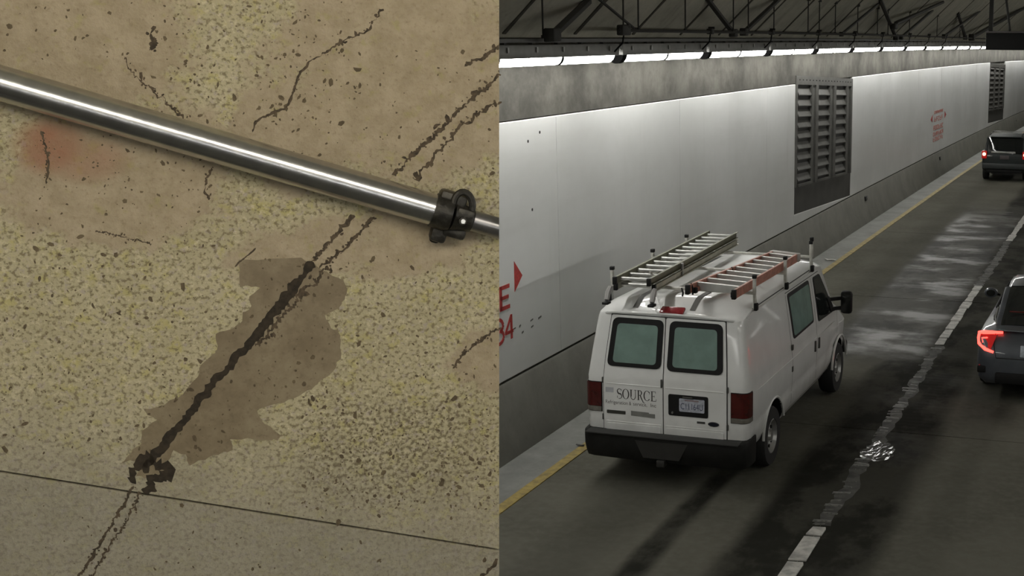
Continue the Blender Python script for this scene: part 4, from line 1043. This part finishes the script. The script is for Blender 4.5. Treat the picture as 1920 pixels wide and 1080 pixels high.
def uvf(c): p = c-FO; return (p.dot(EX), p.z)
# core block
mb = MB(); V = []
for off in (-.022, -.34):
    for (a, b) in ((AL, ZB), (redge(ZB), ZB), (redge(ZT), ZT), (AL, ZT)):
        sh = 0 if off > -.1 else -.03
        V.append(FP(a+(sh if a > AL else 0)-.002, b, off))
mb.add(V, [(0, 1, 2, 3), (7, 6, 5, 4), (0, 4, 5, 1), (1, 5, 6, 2), (2, 6, 7, 3), (3, 7, 4, 0)])
bulk = mb.build('wall_downstand', MAT_UPPER, None, 0, uvf); tag(bulk, 'thick tan concrete downstand wall hung from the tunnel ceiling', None, None, 'structure')
up = [(AL, jb(AL)+g), (redge(jb(jr))+0, jb(redge(jb(jr)))+g), (redge(ZT), ZT), (AL, ZT)]
dn = [(AL, ZB), (redge(ZB), ZB), (redge(jb(jr)), jb(redge(jb(jr)))-g), (AL, jb(AL)-g)]
for pl in (up, dn): MB().prism(pl, lambda u, v, d: FP(u, v, d), -.022, 0).build('face_panel', MAT_FACE, bulk, 0, uvf)
# marks on the face: cracks, pits and the damp stain
CRK = pm('crack_dirt', (.085, .063, .04), .9, 0, .5, 90)
CRUMBS = []
def crack(pts, w, seed, jit=.35, gap=.0, name='crack', step=3, mat=None, off=.0006):
    R = random.Random(seed); P = []
    for (a, b) in zip(pts[:-1], pts[1:]):
        L = math.hypot(b[0]-a[0], b[1]-a[1]); k = max(1, int(L/step))
        P += [(a[0]+(b[0]-a[0])*i/k, a[1]+(b[1]-a[1])*i/k) for i in range(k)]
    P.append(pts[-1]); V = []; wob = [0, 0]; rib = w*(1-.75*min(1, gap*2))
    for i, p in enumerate(P):
        q = P[min(i+1, len(P)-1)]; o = P[max(i-1, 0)]; tx, ty = q[0]-o[0], q[1]-o[1]; L = math.hypot(tx, ty) or 1
        nx, ny = -ty/L, tx/L
        wob[0] = wob[0]*.7+R.gauss(0, .28)*w*jit; wob[1] = wob[1]*.6+R.gauss(0, .3)
        ww = max(rib*.18, rib*(1+jit*1.3*wob[1])); c = wob[0]
        if i in (0, len(P)-1): ww *= .2
        V += [LP2(p[0]+nx*(c-ww/2), p[1]+ny*(c-ww/2), off), LP2(p[0]+nx*(c+ww/2), p[1]+ny*(c+ww/2), off)]
        if gap and R.random() < .55: CRUMBS.append((p[0]+nx*R.gauss(0, w*.55), p[1]+ny*R.gauss(0, w*.55), abs(R.gauss(0, w*.16))+1.0))
    F = [(2*i, 2*i+1, 2*i+3, 2*i+2) for i in range(len(P)-1)]
    n = len(V); V += [v-EN*.0005 for v in V]
    F += [tuple(x+n for x in f)[::-1] for f in F]
    return MB().add(V, F).build(name, mat or CRK, bulk, 0, None, False)
STN = M('damp_concrete_stain', 'Object'); a1 = STN.noise(30, 5, .65); a2 = STN.noise(8, 4); a3 = STN.noise(110, 3)
STN.set('Base Color', STN.mix(a3.ss(.55, .7)*.4, STN.mix((a1*.6+a2*.6-.1).ss(.3, .75), (.19, .145, .088), (.31, .255, .165)), (.14, .10, .06))); STN.set('Roughness', .45)
zz = [(560, 70), (640, 65), (850, 60), (900, 80), (960, 125), (1040, 165), (1055, 200), (1045, 250), (1020, 290), (950, 325), (985, 380), (1020, 400), (1032, 440), (1025, 520), (990, 580), (920, 640), (850, 690), (760, 725), (640, 760), (680, 820), (720, 850), (765, 875), (740, 895), (690, 898), (600, 890), (520, 890), (530, 940), (460, 960), (400, 985), (330, 1010), (310, 965), (255, 945), (235, 990), (215, 1010), (200, 1060), (140, 1075), (90, 1060), (100, 1000), (60, 985), (15, 1005), (60, 960), (75, 935), (110, 910), (115, 850), (180, 805), (130, 775), (120, 755), (220, 735), (300, 680), (370, 600), (385, 545), (440, 500), (460, 480), (450, 410), (520, 385), (565, 360), (580, 310), (620, 280), (605, 235), (660, 200), (600, 180), (560, 190)]
R = random.Random(4); OUT = []
for i in range(len(zz)):
    a = zz[i]; b = zz[(i+1) % len(zz)]
    for t in (0, .33, .66): OUT.append((220+(a[0]+(b[0]-a[0])*t+R.uniform(-5, 5))/2.454, 460+(a[1]+(b[1]-a[1])*t+R.uniform(-5, 5))/2.454))
stn = MB().prism(OUT, LP2, -.001, .0003).build('damp_stain', STN.m, bulk, 0)
crack([(268, 885), (290, 855), (330, 802), (400, 722), (470, 640), (540, 552), (586, 490)], 16, 1, .4, step=5, name='main_crack', mat=pm('dark_crack_dirt', (.035, .026, .016), .9, 0, .4, 90))
crack([(480, 650), (560, 560), (620, 500)], 14, 41, .6, .45)
crack([(240, 900), (262, 872), (285, 868), (306, 882), (285, 900), (270, 925)], 22, 2, .5, name='crack_knot', mat=pm('dark_crack_dirt', (.035, .026, .016), .9, 0, .4, 90))
crack([(250, 912), (228, 950), (200, 1000), (170, 1050), (145, 1085)], 7, 3, .6, .25)
crack([(262, 925), (245, 965), (215, 1010), (185, 1060), (172, 1082)], 8, 4, .7, .4)
crack([(586, 490), (610, 460), (640, 430), (665, 405)], 9, 5, .6, .2)
crack([(600, 500), (640, 470), (670, 440), (700, 405)], 8, 6, .6, .25)
crack([(735, 328), (765, 296), (800, 265), (850, 215), (890, 178), (934, 138)], 9, 7, .8, .25)
crack([(775, 335), (800, 308), (835, 270), (860, 240), (890, 216), (934, 190)], 9, 8, .8, .3)
crack([(875, 122), (900, 108), (933, 88)], 8, 9, .7, .2)
crack([(474, 248), (480, 228), (500, 215), (535, 205), (548, 180), (556, 150), (580, 116), (604, 104)], 4.5, 10, .6)
crack([(604, 104), (650, 75), (690, 52), (716, 18)], 7, 11, .9, .4)
crack([(88, 345), (89, 305), (84, 275), (78, 245)], 5, 12, .7, .2)
crack([(392, 375), (385, 345), (396, 314)], 8, 13, .8, .3)
crack([(848, 690), (862, 668), (888, 645), (934, 616)], 6, 14, .8, .2)
crack([(900, 1082), (918, 1064), (935, 1050)], 8, 15, .6)
crack([(232, 108), (262, 150), (305, 182), (350, 222)], 9, 16, 1.0, .45)
crack([(283, 50), (292, 76), (286, 95)], 10, 17, .9, .2)
crack([(480, 465), (440, 500)], 3, 18)
crack([(180, 434), (215, 440), (285, 458)], 4, 19, .8, .4)
PIT = pm('pit_shadow', (.13, .10, .06), .95, 0, .3, 60)
mb = MB(); R = random.Random(31)
def pit(x, y, r):
    n = R.choice((5, 6, 7)); an = R.uniform(0, 3); st = R.uniform(1, 2.0); c, s_ = math.cos(an), math.sin(an)
    pts = []
    for i in range(n):
        g_ = 2*math.pi*i/n; q = r*R.uniform(.6, 1.2); px_, py_ = q*math.cos(g_)*st, q*math.sin(g_); pts.append((x+px_*c-py_*s_, y+px_*s_+py_*c))
    mb.add([LP2(a, b, .0004) for a, b in pts], [tuple(range(n))])
ZON = [(280, 0, 660, 240, 170), (0, 430, 450, 860, 260), (460, 470, 935, 760, 170), (560, 740, 935, 960, 330), (60, 250, 400, 430, 110), (480, 90, 930, 340, 120), (0, 0, 260, 120, 25), (0, 900, 930, 1075, 60)]
for (x0, y0, x1, y1, k) in ZON:
    for _ in range(k):
        pit(R.uniform(x0+4, x1-4), R.uniform(y0+4, y1-4), abs(R.gauss(0, 1.0))+.9 if R.random() < .93 else R.uniform(3, 5.5))
o = mb.build('pits', PIT, bulk, 0, None, False); tag(o, kind='stuff')
mb = MB()
for (x, y, r) in CRUMBS: pit(x, y, r)
tag(mb.build('crack_crumbs', CRK, bulk, 0, None, False), kind='stuff')
# conduit
MAT_PIPE = M('bright_galvanised_conduit', 'Object'); q1 = MAT_PIPE.noise(40, 4); MAT_PIPE.set('Base Color', MAT_PIPE.mix(q1.ss(.3, .7), (.50, .50, .52), (.58, .58, .58))); MAT_PIPE.set('Metallic', 1.0); MAT_PIPE.set('Roughness', q1*.06+.22); MAT_PIPE = MAT_PIPE.m
PR = .0305; OFF = .043
def onplane(u, v, off): return facept(u, v, off)
c0 = onplane(0, 155, OFF); c1 = onplane(812, 393, OFF); ax = (c1-c0).normalized()
L_ext = (c0-FO).dot(EX)-AL
start = c0-ax*(L_ext/ax.dot(EX)*-1*-1)
con = thing('conduit', 'shiny steel conduit running slantwise across the stained concrete downstand', 'pipe', c0)
MB().tube([start-c0, c1-c0+ax*.02], PR, 40).build('tube', MAT_PIPE, con, 40)
# thinner continuation trimmed at the wall edge, its shade put into darker metal
nrm = ray(936, 0).cross(ray(936, 1080)).normalized(); P0 = Vector((0, 0, CAMZ))
def trim(p): return p+ax*(-(p-P0).dot(nrm)/ax.dot(nrm))
s_c = onplane(850, 403, OFF-.008); mb = MB().tube([s_c, s_c+ax*.06, s_c+ax*.12], .0205, 24)
n = 24; mb.v[-n:] = [tuple(trim(Vector(p))) for p in mb.v[-n:]]
end_c = sum((Vector(p) for p in mb.v[-n:]), Vector())/n
mb.v[n:2*n] = [tuple(Vector(p)*.5+Vector(q)*.5) for p, q in zip(mb.v[:n], mb.v[-n:])]
mb.v = [tuple(Vector(p)-c0) for p in mb.v]; mb.build('thin_tube', pm('shaded_conduit', (.30, .295, .30), .32, .9, .2, 30), con, 40)
IRON = pm('dark_clamp_iron', (.045, .042, .036), .42, .6, .4, 60, .002)
cl = bpy.data.objects.new('clamp', None); C.objects.link(cl); cl.parent = con
def LC(u, v, off): return onplane(u, v, off)-c0
MB().tube([LC(812, 393, OFF), LC(838, 401, OFF), LC(846, 403, OFF)], [PR*1.10, PR*1.14, PR*1.02], 28).build('collar', IRON, cl, 40)
MB().tube([LC(846, 403, OFF), LC(868, 409, OFF-.004), LC(884, 414, OFF-.006)], [PR*1.0, PR*.86, PR*.74], 20).build('reducer', IRON, cl, 40)
rot = Matrix((EX, EZ, EN)).transposed()
slope = math.atan2(-ax.dot(EZ), ax.dot(EX)); rot2 = rot@Matrix.Rotation(-slope, 3, 'Z')
MB().rbox(LC(848, 374, .035), (.052, .030, .05), .008, rot2).build('strap_ear', IRON, cl)
pts = [LC(868+18*math.cos(a), 386-26*math.sin(a), .060) for a in frange(-.35, math.pi*.95, .3)]
MB().tube(pts, .0068, 10).build('strap_loop', IRON, cl)
pts = [LC(868+18*math.cos(a), 386-26*math.sin(a), .030) for a in frange(-.35, math.pi*.95, .3)]
MB().tube(pts, .0060, 10).build('strap_loop', IRON, cl)
MB().rbox(LC(822, 436, .022), (.030, .034, .044), .006, rot2).build('strap_foot', IRON, cl)
MB().rbox(LC(850, 434, .026), (.045, .022, .046), .007, rot2).build('strap_foot', IRON, cl)
MB().rbox(LC(815, 446, .012), (.018, .018, .024), .005, rot2).build('anchor_nut', BLACK, cl)
b0 = LC(866, 413, .066); b1 = LC(868, 415, .088)
MB().tube([b0, b1], .0075, 8).build('bolt', IRON, cl); MB().tube([b1, b1+(b1-b0).normalized()*.004], .0045, 8).build('bolt_tip', pm('bright_bolt', (.7, .7, .68), .25, .9), cl)
MB().rbox(LC(872, 405, .064), (.034, .028, .014), .006, rot2).build('saddle', IRON, cl)

# ------------------------------------------------------------------ tube lights added above the viewing point to brighten the downstand
MAT_TUBE = pm('fill_batten_tube', (.9, .9, .85), .4, 0, .02, emit=(1.0, .93, .78), es=FILL_BATTEN)
fc = facept(470, 400); dirv = (EN*math.cos(.45)+EZ*math.sin(.45)); lc = fc+dirv*2.4
for i, e in enumerate((-.80, .80)):
    t = thing('fill_batten', 'added slim white fill light brightening the stained downstand', 'light', lc+EX*e, math.atan2(EX.y, EX.x), 'added fill lights facing the downstand')
    MB().rbox((0, -.05, .05), (1.54, .12, .07), .012).build('housing', HOUS, t)
    MB().tube([(-.74, .0, 0), (.74, .0, 0)], .05, 14).build('tube', MAT_TUBE, t)
    for q in (-.74, .74): MB().rbox((q, 0, 0), (.03, .11, .11), .01).build('end_cap', DARK, t)
    for q in (-.5, .5): MB().tube([(q, -.05, .08), (q, -.05, ZC-lc.z)], .008, 6).build('hanger', DARK, t)
